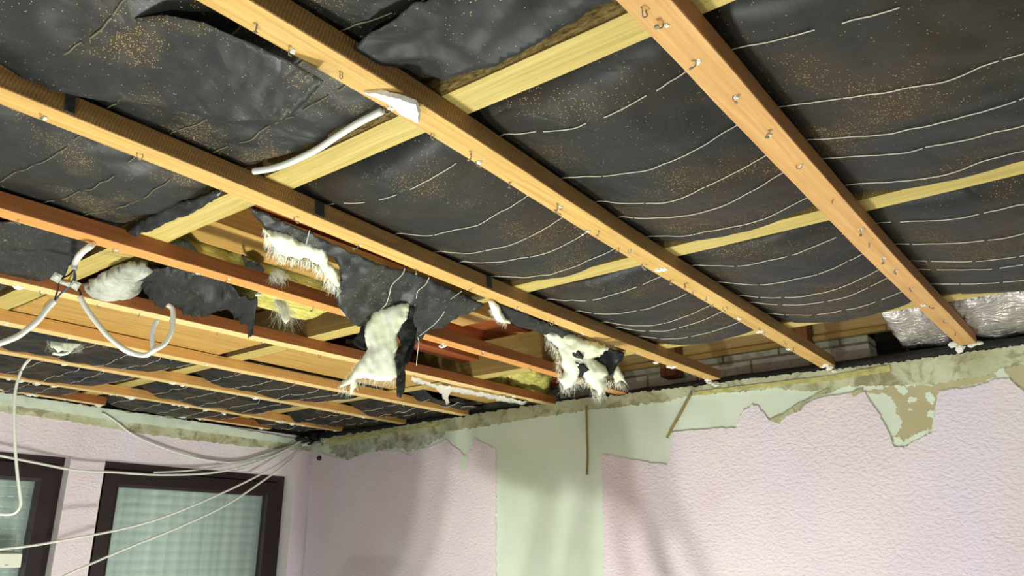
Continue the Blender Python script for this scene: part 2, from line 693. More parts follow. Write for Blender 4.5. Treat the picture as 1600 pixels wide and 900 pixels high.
def wall_layer(name, outline, y_off, mat, thick, rag=1.5, step=10, seed=0, par=None, label=None, rstep=3.0):
    fn = plane((0, WY - y_off, 0), (0, 1, 0))
    o = flap(name, outline, fn, mat, par or wall_back, step=step, rag=rag, wr=0.0, thick=thick, seed=seed, smooth=False, rstep=rstep)
    if label:
        o['label'] = label
    return o


# pink plaster coat, right of the bare strip
pr = [(940, 708), (955, 712), (985, 717), (1015, 722), (1043, 726), (1047, 710), (1048, 676), (1062, 673), (1090, 672), (1118, 670),
      (1150, 669), (1156, 650), (1162, 641), (1175, 632), (1184, 634), (1189, 641), (1198, 652), (1212, 660), (1226, 650), (1240, 644),
      (1262, 630), (1284, 620), (1310, 617), (1335, 613), (1350, 613), (1360, 628), (1372, 645), (1380, 662), (1390, 678), (1393, 694),
      (1402, 698), (1412, 700), (1428, 690), (1444, 682), (1456, 676), (1462, 655), (1463, 630), (1466, 614), (1485, 608), (1510, 606),
      (1535, 600), (1556, 592), (1576, 592), (1590, 604), (1602, 614), (1640, 600), (1900, 580), (1900, 1300), (952, 1300), (943, 900)]
wall_layer('pink_plaster', pr, 0.007, M['pink'], 0.008, 1.7, 16, 1, label='pink textured plaster right of the bare pale strip')
pl = [(486, 712), (500, 706), (512, 712), (530, 716), (548, 718), (566, 708), (590, 704), (620, 704), (632, 708), (642, 711), (650, 703),
      (668, 699), (688, 691), (698, 686), (704, 694), (712, 700), (720, 704), (724, 712), (730, 709), (738, 694), (741, 684), (752, 690),
      (764, 696), (773, 700), (775, 712), (775, 1300), (444, 1300), (474, 900)]
wall_layer('pink_plaster', pl, 0.007, M['pink'], 0.008, 1.3, 16, 2, label='pink textured plaster left of the bare pale strip')
wall_layer('olive_undercoat', [(1345, 612), (1385, 606), (1395, 600), (1420, 605), (1435, 600), (1450, 602), (1462, 600), (1466, 616), (1460, 640), (1456, 668),
                               (1440, 676), (1424, 680), (1412, 692), (1397, 694), (1392, 680), (1402, 676), (1408, 668), (1408, 655), (1398, 645), (1400, 630), (1390, 618)], 0.0012, M['tan'], 0.001, 2.6, 8, 3)
wall_layer('olive_undercoat', [(1566, 575), (1610, 566), (1700, 560), (1700, 620), (1640, 640), (1606, 616), (1588, 600), (1574, 588)], 0.0012, M['tan'], 0.001, 2.6, 8, 4)
wall_layer('olive_undercoat', [(1462, 612), (1458, 600), (1490, 594), (1520, 590), (1548, 578), (1556, 588), (1536, 597), (1510, 603), (1484, 606)], 0.0014, M['tan'], 0.001, 1.2, 8, 5)
for q, pc in enumerate([[(1396, 600), (1412, 602), (1420, 612), (1412, 618), (1402, 610)], [(1418, 622), (1432, 620), (1432, 626), (1420, 630)],
                        [(1444, 614), (1454, 612), (1462, 622), (1458, 632), (1448, 626)], [(1448, 644), (1460, 640), (1460, 654), (1450, 652)],
                        [(1420, 684), (1434, 676), (1452, 672), (1440, 684), (1424, 690)], [(1396, 684), (1406, 682), (1412, 690), (1404, 698), (1396, 694)],
                        [(1418, 640), (1428, 638), (1424, 643)]]):
    wall_layer('plaster_fleck', pc, 0.0026, M['chip'], 0.001, 2.0, 5, 10 + q, rstep=2.0)
# torn paper flap standing proud of the wall
fl = [(1200, 656), (1222, 648), (1244, 632), (1254, 628), (1270, 620), (1292, 606), (1305, 601), (1320, 603), (1300, 612), (1262, 626), (1250, 642), (1228, 650), (1218, 662), (1208, 660)]
wall_layer('torn_plaster_edge', fl, 0.009, M['band'], 0.003, 1.0, 7, 21)
wall_layer('torn_plaster_edge', [(1330, 616), (1334, 611), (1347, 608), (1346, 613), (1333, 620)], 0.012, M['tan'], 0.006, 0.5, 6, 22)
wall_layer('plaster_tear', [(724, 710), (729, 716), (733, 712), (728, 732), (722, 740), (718, 730), (721, 716)], 0.009, M['mint'], 0.001, 0.6, 5, 23)
# flaking patches in the dim corner
wall_layer('flaking_skim', [(512, 690), (540, 688), (575, 684), (610, 680), (640, 678), (692, 672), (692, 684), (660, 698), (645, 702), (640, 708), (628, 700), (600, 702), (570, 706), (548, 716), (530, 714), (518, 708)], 0.0085, M['flake'], 0.002, 3.4, 8, 24, rstep=2.5)
# broken edge band under the battens
band_o = [(500, 686), (700, 654), (870, 627), (920, 622), (1060, 606), (1200, 588), (1400, 566), (1620, 536), (1900, 500), (1900, 560), (1600, 568),
          (1560, 576), (1545, 586), (1500, 592), (1462, 600), (1380, 602), (1320, 602), (1260, 612), (1215, 606), (1080, 618), (1030, 628), (920, 640), (850, 650), (700, 674), (640, 682), (515, 697)]
wall_layer('mortar_band', band_o, 0.010, M['band'], 0.012, 1.8, 10, 25, label='olive and cream strip of broken mortar')
wall_layer('yellow_residue', [(505, 688), (620, 670), (700, 657), (700, 662), (640, 672), (560, 684), (508, 694)], 0.014, M['foam'], 0.004, 1.0, 6, 26)
wall_layer('yellow_residue', [(1085, 612), (1180, 600), (1290, 588), (1390, 570), (1392, 580), (1290, 596), (1180, 606), (1090, 617)], 0.014, M['foam'], 0.004, 1.0, 6, 27)
# black strip on the wall head
V, Fc = [], []
n = 160
for i in range(n + 1):
    x = WX - 0.02 + (0.9 - WX) * i / n
    a = noise.noise(Vector((x * 9, 0, 0))) * 0.006
    c = noise.noise(Vector((x * 14, 4, 0))) * 0.007
    V += [(x, WY - 0.008 + a * .4, 2.320 + c), (x, WY - 0.004 + a * .4, 2.372 + a), (x, WY + 0.13, 2.376 + a), (x, WY + 0.13, 2.31)]
for i in range(n):
    for k in range(4):
        Fc.append((i * 4 + k, (i + 1) * 4 + k, (i + 1) * 4 + (k + 1) % 4, i * 4 + (k + 1) % 4))
Fc += [(0, 1, 2, 3), (n * 4 + 3, n * 4 + 2, n * 4 + 1, n * 4)]
mesh_obj('bitumen_strip', V, Fc, M['bitumen'], wall_back, True)

# window wall with two openings
op = [(0.62, 1.782), (1.945, 3.10)]
z0, z1 = 0.85, 2.098
V, Fc = [], []
ys = [-3.2, 0.62, 1.782, 1.945, 3.10, WY + 0.12]
for i in range(5):
    if i in (1, 3):
        box_vf(WX - 0.28, WX, ys[i], ys[i + 1], 0, z0, V, Fc)
        box_vf(WX - 0.28, WX, ys[i], ys[i + 1], z1, 2.345, V, Fc)
    else:
        box_vf(WX - 0.28, WX, ys[i], ys[i + 1], 0, 2.345, V, Fc)
wall_left = struct('wall_left', V, Fc, M['pink'])
bo = [(-60, 604), (0, 614), (155, 637), (240, 648), (330, 662), (420, 678), (470, 687), (486, 690), (486, 704), (440, 702), (380, 697), (300, 688), (240, 680), (165, 668),
      (110, 658), (60, 652), (0, 644), (-60, 636)]
fnl = plane((WX + 0.006, 0, 0), (1, 0, 0))
o = flap('mortar_band', bo, fnl, M['band'], wall_left, step=8, rag=1.4, wr=0.004, ws=30, thick=0.008, seed=31, smooth=False)
o['label'] = 'pale olive strip of bare mortar above pink plaster'
o = flap('skim_coat', [(-60, 605), (0, 613), (155, 637), (330, 662), (486, 690), (486, 698), (330, 676), (155, 653), (0, 630), (-60, 622)],
         plane((WX + 0.011, 0, 0), (1, 0, 0)), M['mint'], wall_left, step=8, rag=1.0, wr=0.003, ws=30, thick=0.006, seed=32, smooth=False)

# windows
FX = WX - 0.06


def rect_frame(y0, y1, z0, z1, wd, x0, x1, par, name, mat):
    V, Fc = [], []
    prof = [(0, x0), (0, x1), (wd * 0.82, x1), (wd, x1 - 0.006), (wd, x0)]
    ring = []
    for (d, x) in prof:
        ring.append([len(V) + i for i in range(4)])
        V += [(x, y0 + d, z0 + d), (x, y1 - d, z0 + d), (x, y1 - d, z1 - d), (x, y0 + d, z1 - d)]
    for i in range(len(ring)):
        a, c = ring[i], ring[(i + 1) % len(ring)]
        for k in range(4):
            Fc.append((a[k], a[(k + 1) % 4], c[(k + 1) % 4], c[k]))
    return mesh_obj(name, V, Fc, mat, par)


def window(i, y0, y1, dash):
    root = D.objects.new('window_%d' % i, None)
    COL.objects.link(root)
    root.location = (FX - 0.03, (y0 + y1) / 2, z0)
    root['kind'] = 'structure'
    rect_frame(y0, y1, z0, z1 + 0.01, 0.055, FX - 0.07, FX, root, 'window_frame', M['frame'])
    rect_frame(y0 + 0.050, y1 - 0.050, z0 + 0.05, z1 - 0.042, 0.080, FX - 0.05, FX + 0.012, root, 'sash', M['frame'])
    V, Fc = box_vf(FX - 0.026, FX - 0.020, y0 + 0.12, y1 - 0.12, z0 + 0.12, z1 - 0.12)
    mesh_obj('glass_pane', V, Fc, M['glass'], root)
    # closed roller shutter outside the glass
    V, Fc = [], []
    z = z0 + 0.05
    while z < z1:
        for k in range(6):
            t = k / 6
            xx = FX - 0.10 + 0.007 * math.sin(math.pi * t)
            V += [(xx, y0 + 0.03, z + 0.048 * t), (xx, y1 - 0.03, z + 0.048 * t)]
        z += 0.048
    for k in range(len(V) // 2 - 1):
        Fc.append((2 * k, 2 * k + 1, 2 * k + 3, 2 * k + 2))
    sh = mesh_obj('roller_shutter', V, Fc, M['shutter'], root, True)
    s = sh.modifiers.new('t', 'SOLIDIFY')
    s.thickness = 0.004
    if dash:
        V, Fc = [], []
        z = z0 + 0.05 + 0.046
        while z < z1 - 0.1:
            y = y0 + 0.1
            while y < y1 - 0.1:
                box_vf(FX - 0.0975, FX - 0.0945, y, y + 0.026, z, z + 0.004, V, Fc)
                y += 0.038
            z += 0.048
        mesh_obj('shutter_slots', V, Fc, M['slot'], root)
    return root


window(1, 0.62, 1.80, True)
window(2, 1.93, 3.072, False)
# plastered reveals of the openings
for (a, c) in op:
    for yy in ((a - 0.001, a + 0.002), (c - 0.002, c + 0.001)):
        V, Fc = box_vf(WX - 0.27, WX + 0.001, yy[0], yy[1], z0, z1)
        mesh_obj('window_reveal', V, Fc, M['reveal'], wall_left)

# roof boarding above the ceiling void
V, Fc = [], []
fm = []
y = -1.2
while y < 4.3:
    box_vf(-4.5, 1.6, y, y + 0.116, 2.86, 2.885, V, Fc)
    y += 0.12
struct('ceiling', V, Fc, M['brown_x'])
V, Fc = box_vf(WX - 0.28, WX - 0.03, -3.2, 3.6, 2.345, 2.88)
struct('wall_head', V, Fc, M['bitumen'])
# outer masonry course; a dark box stands in for the unlit cavity
V, Fc = [], []
box_vf(-4.5, -0.80, 3.40, 3.52, 2.30, 2.505, V, Fc)
wo = struct('wall_outer', V, Fc, M['blocks'])
V, Fc = box_vf(-4.5, 1.6, 3.525, 3.60, 0.0, 2.88)
struct('wall_cavity_dark', V, Fc, M['bitumen'])

# ------------------------------------------------------------------ battens
rndn = random.Random(5)


def make_nail(kind):
    V, Fc = [], []
    if kind == 0:     # bent nail with head
        P = catmull([(0, 0, 0.004), (0, 0, -0.006), (0.003, -0.003, -0.012), (0.008, -0.007, -0.014)], 4)
        tube_vf(P, 0.0014, 6, V, Fc)
        tube_vf([Vector((0.0075, -0.0065, -0.0162)), Vector((0.0085, -0.0072, -0.0128))], 0.0042, 8, V, Fc)
    elif kind == 1:   # staple pulled half out
        P = catmull([(-0.005, 0, 0.003), (-0.005, -0.001, -0.010), (0.003, -0.004, -0.013), (0.007, 0.002, -0.006), (0.0065, 0.002, 0.003)], 4)
        tube_vf(P, 0.0013, 6, V, Fc)
    else:             # straight screw
        tube_vf([Vector((0, 0, 0.003)), Vector((0.001, -0.002, -0.012))], 0.0019, 6, V, Fc, 0.0016)
        tube_vf([Vector((0.001, -0.002, -0.012)), Vector((0.001, -0.002, -0.0145))], 0.0030, 8, V, Fc, 0.0048)
    m = D.meshes.new('nail')
    m.from_pydata([tuple(v) for v in V], [], Fc)
    m.materials.append(M['nail'])
    return m


NAILM = [make_nail(k) for k in range(3)]


def chunk_mesh(name, sx, sy, sz, seed, mat):
    bm = bmesh.new()
    bmesh.ops.create_icosphere(bm, subdivisions=3, radius=1)
    for v in bm.verts:
        d = 1 + 0.45 * noise.noise(v.co * 1.7 + Vector((seed, 0, 0))) + 0.15 * noise.noise(v.co * 5 + Vector((seed, 3, 0)))
        v.co = Vector((v.co.x * sx, v.co.y * sy, v.co.z * sz)) * d
    m = D.meshes.new(name)
    bm.to_mesh(m)
    bm.free()
    m.materials.append(mat)
    return m


CHUNK = [chunk_mesh('plaster_crumb', 0.006, 0.009, 0.004, k * 3.3, M['gypsum']) for k in range(4)]


def place(name, me, loc, parent, rot=0.0, sc=1.0, label=None):
    o = D.objects.new(name, me)
    COL.objects.link(o)
    if parent:
        o.parent = parent
        o.location = Vector(loc) - parent_loc(parent)
    else:
        o.location = loc
    o.rotation_euler = (rndn.uniform(-.3, .3), rndn.uniform(-.3, .3), rot)
    o.scale = (sc, sc, sc)
    if label:
        o['label'] = label
    return o


BATTEN_X = []


def batten(pts, wd, mats, label, nails_px=(), crumbs_px=(), nrand=0, crand=0, zb=ZB, zt=ZT):
    """pts = (x of the left edge, y) down the room"""
    root = thing('ceiling_batten', (pts[0][0] + wd / 2, pts[0][1], zb), label, 'batten', 'ceiling battens')
    C_ = catmull([(x, y, 0) for x, y in pts], 14) if len(pts) > 2 else [Vector((pts[0][0] + (pts[1][0] - pts[0][0]) * k / 40, pts[0][1] + (pts[1][1] - pts[0][1]) * k / 40, 0)) for k in range(41)]
    V, Fc, fm = [], [], []
    r = 0.0015
    for i, p in enumerate(C_):
        j = noise.noise(Vector((p.x * 7, p.y * 5, 1))) * 0.0016
        j2 = noise.noise(Vector((p.x * 7, p.y * 5, 7))) * 0.0016
        x0, x1 = p.x + j, p.x + wd + j2
        V += [(x0 + r, p.y, zb), (x1 - r, p.y, zb + j * .3), (x1, p.y, zb + r), (x1, p.y, zt), (x0, p.y, zt), (x0, p.y, zb + r)]
    for i in range(len(C_) - 1):
        for k in range(6):
            Fc.append((i * 6 + k, i * 6 + (k + 1) % 6, (i + 1) * 6 + (k + 1) % 6, (i + 1) * 6 + k))
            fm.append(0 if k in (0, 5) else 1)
    Fc.append(tuple(range(5, -1, -1)))
    e = (len(C_) - 1) * 6
    Fc.append(tuple(e + k for k in range(6)))
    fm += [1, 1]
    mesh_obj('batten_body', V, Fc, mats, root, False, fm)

    def xl(y):
        for a, c in zip(C_, C_[1:]):
            if a.y <= y <= c.y:
                return a.x + (c.x - a.x) * (y - a.y) / max(1e-6, c.y - a.y)
        return C_[-1].x
    for (px, py) in nails_px:
        p = atz(px, py, zb)
        x = min(max(p.x, xl(p.y) + 0.006), xl(p.y) + wd - 0.006)
        place('nail', NAILM[rndn.choice((0, 0, 1, 2))], (x, p.y, zb), root, rndn.uniform(0, 6), rndn.uniform(.6, .95))
        if rndn.random() < 0.5:
            place('plaster_crumb', CHUNK[rndn.randrange(4)], (x + 0.003, p.y + 0.004, zb - 0.001), root, rndn.uniform(0, 6), rndn.uniform(.4, .8))
    for (px, py) in crumbs_px:
        p = atz(px, py, zb)
        place('plaster_crumb', CHUNK[rndn.randrange(4)], (p.x, p.y, zb - 0.001), root, rndn.uniform(0, 6), rndn.uniform(1, 1.9))
    y0, y1 = pts[0][1], pts[-1][1]
    for k in range(nrand):
        y = y0 + (y1 - y0) * (k + rndn.random()) / nrand
        x = xl(y) + rndn.uniform(.15, .85) * wd
        place('nail', NAILM[rndn.choice((0, 1, 2))], (x, y, zb), root, rndn.uniform(0, 6), rndn.uniform(.6, .95))
        if rndn.random() < 0.6:
            place('plaster_crumb', CHUNK[rndn.randrange(4)], (x, y + .006, zb - 0.001), root, rndn.uniform(0, 6), rndn.uniform(.5, .9))
    for k in range(crand):
        y = y0 + (y1 - y0) * rndn.random()
        x = xl(y) + rndn.uniform(.2, .8) * wd
        place('plaster_crumb', CHUNK[rndn.randrange(4)], (x, y, zb - 0.001), root, rndn.uniform(0, 6), rndn.uniform(.7, 2.4))
    BATTEN_X.append((pts, wd))
    root['_x'] = 0
    del root['_x']
    return root


W = 0.055
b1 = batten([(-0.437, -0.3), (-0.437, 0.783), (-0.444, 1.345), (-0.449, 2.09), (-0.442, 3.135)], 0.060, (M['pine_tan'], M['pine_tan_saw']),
            'wide tan batten carrying bare screws, the one nearest the right edge of the ceiling',
            [(1005, 15), (1036, 38), (1087, 95), (1146, 150), (1198, 210), (1248, 258), (1300, 312), (1343, 357), (1357, 380), (1378, 402), (1398, 422), (1421, 450), (1452, 478), (1475, 500), (1493, 520)],
            [(1443, 476)])
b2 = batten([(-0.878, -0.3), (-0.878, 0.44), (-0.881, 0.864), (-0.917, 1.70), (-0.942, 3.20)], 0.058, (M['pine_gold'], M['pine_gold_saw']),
            'golden batten with a white plasterboard shard wedged on its underside',
            [(402, 38), (452, 78), (532, 114), (600, 170), (676, 210), (735, 240), (737, 255), (795, 285), (868, 328), (872, 322), (915, 360), (935, 360), (964, 388), (984, 390), (1003, 412),
             (1047, 437), (1070, 443), (1082, 455), (1104, 463), (1114, 475), (1133, 480), (1186, 512), (1195, 520), (1226, 533), (1240, 543), (1270, 562)],
            [(1028, 421), (1036, 420), (1156, 497), (1188, 517), (1290, 570), (1300, 574), (1232, 545)])
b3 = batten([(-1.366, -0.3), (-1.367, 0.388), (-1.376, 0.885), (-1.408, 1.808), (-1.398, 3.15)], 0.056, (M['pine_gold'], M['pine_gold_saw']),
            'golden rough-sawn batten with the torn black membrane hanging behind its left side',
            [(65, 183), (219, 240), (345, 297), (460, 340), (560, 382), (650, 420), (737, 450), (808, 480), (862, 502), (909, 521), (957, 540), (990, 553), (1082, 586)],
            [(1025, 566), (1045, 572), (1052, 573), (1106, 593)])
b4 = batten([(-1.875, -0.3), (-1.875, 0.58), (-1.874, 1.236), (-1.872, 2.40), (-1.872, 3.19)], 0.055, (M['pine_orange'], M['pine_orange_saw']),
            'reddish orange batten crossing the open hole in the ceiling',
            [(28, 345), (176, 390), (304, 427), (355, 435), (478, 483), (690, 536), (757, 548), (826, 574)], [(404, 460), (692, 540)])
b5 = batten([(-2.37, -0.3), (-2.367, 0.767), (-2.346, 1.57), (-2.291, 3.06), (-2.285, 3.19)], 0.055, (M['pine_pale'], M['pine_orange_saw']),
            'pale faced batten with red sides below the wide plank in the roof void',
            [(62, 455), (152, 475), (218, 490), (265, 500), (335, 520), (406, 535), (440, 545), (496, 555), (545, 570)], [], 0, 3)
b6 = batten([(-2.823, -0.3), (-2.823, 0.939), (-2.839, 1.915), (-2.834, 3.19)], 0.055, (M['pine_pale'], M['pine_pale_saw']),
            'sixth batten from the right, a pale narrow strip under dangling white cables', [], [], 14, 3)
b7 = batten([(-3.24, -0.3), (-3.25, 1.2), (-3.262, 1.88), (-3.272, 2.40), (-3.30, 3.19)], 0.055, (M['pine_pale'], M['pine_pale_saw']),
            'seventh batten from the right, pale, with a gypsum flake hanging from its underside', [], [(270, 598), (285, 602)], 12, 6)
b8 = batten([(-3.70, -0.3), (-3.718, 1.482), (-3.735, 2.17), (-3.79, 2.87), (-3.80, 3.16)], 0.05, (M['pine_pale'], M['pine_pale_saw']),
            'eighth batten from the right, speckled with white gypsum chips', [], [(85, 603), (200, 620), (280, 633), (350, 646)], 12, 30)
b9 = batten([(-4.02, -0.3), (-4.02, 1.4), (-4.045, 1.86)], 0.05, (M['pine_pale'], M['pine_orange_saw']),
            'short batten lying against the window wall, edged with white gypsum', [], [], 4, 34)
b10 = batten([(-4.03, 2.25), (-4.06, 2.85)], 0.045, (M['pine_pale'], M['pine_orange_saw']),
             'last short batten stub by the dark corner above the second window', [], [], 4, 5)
for (px, py, hw) in ((500, 332, .012), (776, 449, .010), (105, 160, .008)):
    p = atx(px, py, -1.32)
    V, Fc = box_vf(-1.322 - .03, -1.318, p.y - hw, p.y + hw, ZB + .004, ZT - .001)
    p2 = [(x, y + .003 * math.sin(z * 900), z) for x, y, z in V]
    m_ = max(x for x, y, z in V)
    xe = {500: -1.323, 776: -1.347, 105: -1.3095}[px]
    mesh_obj('dark_mark', [(x - m_ + xe + .0012, y, z) for x, y, z in p2], Fc, M['bitumen'], b3)  # small dark marks on the batten side
# plasterboard shard wedged on the second batten
shp = plane(atz(620, 165, ZB - 0.016), (0.10, 0.22, 1))
o = flap('plasterboard_shard', [(567, 145), (590, 147), (612, 152), (633, 158), (650, 163), (653, 176), (654, 192), (646, 190), (636, 185), (627, 180), (612, 166), (590, 155)],
         shp, M['gypsum'], b2, step=5, rag=.5, wr=0.002, ws=60, thick=0.009, smooth=False)
o['label'] = 'white jagged plasterboard shard'

# ------------------------------------------------------------------ joists
J = [(0.862, 0.933), (1.737, 1.808), (2.610, 2.682)]


def joist(y0, y1, x0, x1, label, zt=2.54, zb=ZT, mats=None, seed=0):
    root = thing('ceiling_joist', (x0, (y0 + y1) / 2, zb), label, 'joist', 'ceiling joists')
    V, Fc, fm = [], [], []
    n = 90
    for i in range(n + 1):
        x = x0 + (x1 - x0) * i / n
        a = noise.noise(Vector((x * 3, seed, 0))) * 0.003
        c = noise.noise(Vector((x * 4, seed, 5))) * 0.003
        V += [(x, y0 + a, zb + .001), (x, y1 + c, zb + .001), (x, y1 + c, zt), (x, y0 + a, zt)]
    for i in range(n):
        for k in range(4):
            Fc.append((i * 4 + k, (i + 1) * 4 + k, (i + 1) * 4 + (k + 1) % 4, i * 4 + (k + 1) % 4))
            fm.append(0 if k == 0 else 1)
    Fc += [(3, 2, 1, 0), (n * 4, n * 4 + 1, n * 4 + 2, n * 4 + 3)]
    fm += [1, 1]
    mesh_obj('joist_body', V, Fc, mats or (M['joist'], M['joist_side']), root, False, fm)
    return root


j1 = joist(J[0][0], J[0][1], -4.08, 1.2, 'broad yellow joist nearest the camera with brown fibre stuffing along its edge')
j2 = joist(J[1][0], J[1][1], -4.08, 1.2, 'second yellow joist, seen as a thin strip between two membrane bays', seed=3)
j3 = joist(J[2][0], J[2][1], -4.08, 1.2, 'third joist, above the foil batts near the back wall', seed=6)
# fibre stuffing along the first joist
V, Fc = [], []
n = 70
for i in range(n + 1):
    x = -1.10 + 0.66 * i / n
    a = noise.noise(Vector((x * 20, 0, 0))) * 0.006
    V += [(x, 0.861, 2.392), (x, 0.845 + a, 2.396 + a * .3), (x, 0.838 + a, 2.42), (x, 0.861, 2.45)]
for i in range(n):
    for k in range(3):
        Fc.append((i * 4 + k, i * 4 + k + 1, (i + 1) * 4 + k + 1, (i + 1) * 4 + k))
mesh_obj('fibre_stuffing', V, Fc, M['straw'], j1, True)

# ------------------------------------------------------------------ membrane sheets
def bx(pts, y):
    if y <= pts[0][1]:
        return pts[0][0]
    for a, c in zip(pts, pts[1:]):
        if a[1] <= y <= c[1]:
            return a[0] + (c[0] - a[0]) * (y - a[1]) / (c[1] - a[1])
    return pts[-1][0]


def sheet_z(x, y, y0, y1, sag, wr, seed, up0=0.05, up1=0.02, quick=0):
    cs = [bx(p, y) + wd / 2 for p, wd in BATTEN_X[:8]]
    d = min(abs(x - c) for c in cs)
    cs2 = sorted(cs + [0.08])
    t = min(1, max(0, (d - 0.030) / 0.20))
    t = math.sin(t * math.pi / 2)
    if x > cs[0]:
        t2 = min(1, max(0, (x - cs[0] - .03) / 0.25))
        t = math.sin(t2 * math.pi / 2)
    if quick:
        t = min(1, max(0, (d - 0.033) / 0.035))
        t = t * t * (3 - 2 * t)
    v = (y - y0) / (y1 - y0)
    if quick:
        ph = noise.noise(Vector((round(x * 2), seed, 0))) * .1
        t *= min(1, max(0.0, min(v + ph, 1 - v + ph) * 7))
    bel = 0.75 + 0.35 * math.sin(math.pi * min(1, max(0, v)))
    q = Vector((x * 5 + seed, y * 5, seed))
    nz = noise.noise(q) + 0.6 * (0.4 - abs(noise.noise(q * 1.9))) * 1.6 + 0.35 * noise.noise(q * 4.2)
    edge = math.exp(-max(0, y - y0) / 0.10)
    q2 = Vector((x * 14 + seed, y * 4, seed + 3))
    nz += edge * 1.3 * (0.35 - abs(noise.noise(q2)))
    z = 2.397 - t * sag * bel + (0.25 + 0.75 * t) * wr * nz
    z += up0 * math.exp(-max(0, y - y0) / 0.022) + up1 * math.exp(-max(0, y1 - y) / 0.015)
    if d < 0.036:
        z = max(z, 2.391)
    return z


def sheet(x0, x1, y0, y1, label, mat, seams, sag=0.042, wr=0.006, seed=0, up0=0.05, up1=0.02, xedge=None, dashy=1.0, quick=0, thr='thread', clip=None, ystep=0.012):
    root = thing('roofing_membrane', ((x0 + x1) / 2, (y0 + y1) / 2, 2.40), label, 'membrane', 'black membrane sheets between the joists')
    nx, ny = int((x1 - x0) / 0.014), int((y1 - y0) / ystep)
    V, Fc = [], []
    zf = lambda x, y: sheet_z(x, y, y0, y1, sag, wr, seed, up0, up1, quick)
    for j in range(ny + 1):
        y = y0 + (y1 - y0) * j / ny
        xa = x0 + (xedge(y) if xedge else 0)
        for i in range(nx + 1):
            x = xa + (x1 - xa) * i / nx
            V.append((x, y, zf(x, y)))
    for j in range(ny):
        for i in range(nx):
            a = j * (nx + 1) + i
            xx, yy = V[a][0], V[a][1]
            if clip and clip(xx, yy):
                continue
            Fc.append((a, a + nx + 1, a + nx + 2, a + 1))
    o = mesh_obj('sheet_body', V, Fc, mat, root, True)
    s = o.modifiers.new('thickness', 'SOLIDIFY')
    s.thickness = 0.0012
    rnd = random.Random(seed * 7 + 1)
    for (sy, gap) in seams:
        V, Fc = [], []
        x = x0 + 0.01
        ph = rnd.random() * 9
        while x < x1 - 0.05:
            ln = rnd.uniform(0.05, 0.16) * (2.2 if gap < 0.3 else 1)
            P = []
            m = max(2, int(ln / 0.012))
            for k in range(m + 1):
                xx = x + ln * k / m
                yy = sy + 0.010 * noise.noise(Vector((xx * 6 + ph, sy * 9, 0))) + 0.003 * noise.noise(Vector((xx * 40, ph, 1)))
                if clip and clip(xx, yy):
                    P = []
                    break
                P.append(Vector((xx, yy, zf(xx, yy) - 0.0022)))
            if len(P) > 1:
                tube_vf(P, 0.00115, 4, V, Fc)
            x += ln + (rnd.uniform(0.002, 0.006) if gap < 0.3 else rnd.uniform(0.008, 0.045) * gap * dashy)
        if V:
            mesh_obj('seam_thread', V, Fc, M[thr], root)
    return root


B3X = -1.41
sheet(-1.38, 1.0, J[0][1] + 0.002, J[1][0] - 0.001, 'dark membrane bay between the broad near joist and the thin second joist, sawdust on it',
      M['membrane'], [(1.045, 1), (1.257, .2), (1.405, .2), (1.505, .2), (1.650, .2)], 0.040, 0.008, 2)
sheet(-1.38, 1.0, J[1][1] + 0.002, J[2][0] + 0.012, 'dark membrane bay beyond the second joist, stopping short of the back wall',
      M['membrane'], [(1.912, .5), (2.080, .3), (2.238, .3), (2.325, .5), (2.478, .4)], 0.040, 0.005, 5, 0.03, 0.0)
s0 = sheet(-4.03, 1.0, -0.35, J[0][0] - 0.012, 'large dusty membrane overhead in front of the broad near joist', M['membrane_dusty'],
           [(0.535, .5), (0.40, .6), (0.65, .9), (0.74, 1), (0.27, 1)], 0.026, 0.015, 9, 0.0, 0.035, dashy=1.4, thr='thread_dusty')
sheet(-4.04, -2.80, J[0][1] + 0.002, J[1][0] - 0.001, 'membrane bay above the first window side, between the two nearer joists',
      M['membrane'], [(1.045, .8), (1.257, .5), (1.405, .4), (1.505, .5), (1.650, .5)], 0.046, 0.012, 12, 0.02, quick=1)
sheet(-4.04, -2.765, J[1][1] + 0.002, J[2][0] - 0.001, 'membrane bay near the corner, between second and third joists',
      M['membrane'], [(1.90, .5), (2.02, .5), (2.14, .4), (2.26, .5), (2.38, .5), (2.5, .6)], 0.046, 0.012, 15, 0.02, quick=1)
sheet(-4.04, -2.645, J[2][1] + 0.002, WY - 0.02, 'crumpled membrane bay tucked into the dark corner', M['membrane'],
      [(2.80, 1), (2.93, 1), (3.05, 1)], 0.04, 0.02, 18, 0.02, 0.0, quick=1)

# loose laps of membrane in front of the large dusty sheet
zf = plane((-1.2, 0.36, 2.385), (0.0, 0.22, 1))


def loose(outline, fn, mat, label, cat='membrane scrap', name='membrane_scrap', group='loose membrane scraps', **k):
    c = fn(sum(p[0] for p in outline) / len(outline), sum(p[1] for p in outline) / len(outline))
    o = flap(name, outline, fn, mat, None, root=c, **k)
    return tag(o, label, cat, group)


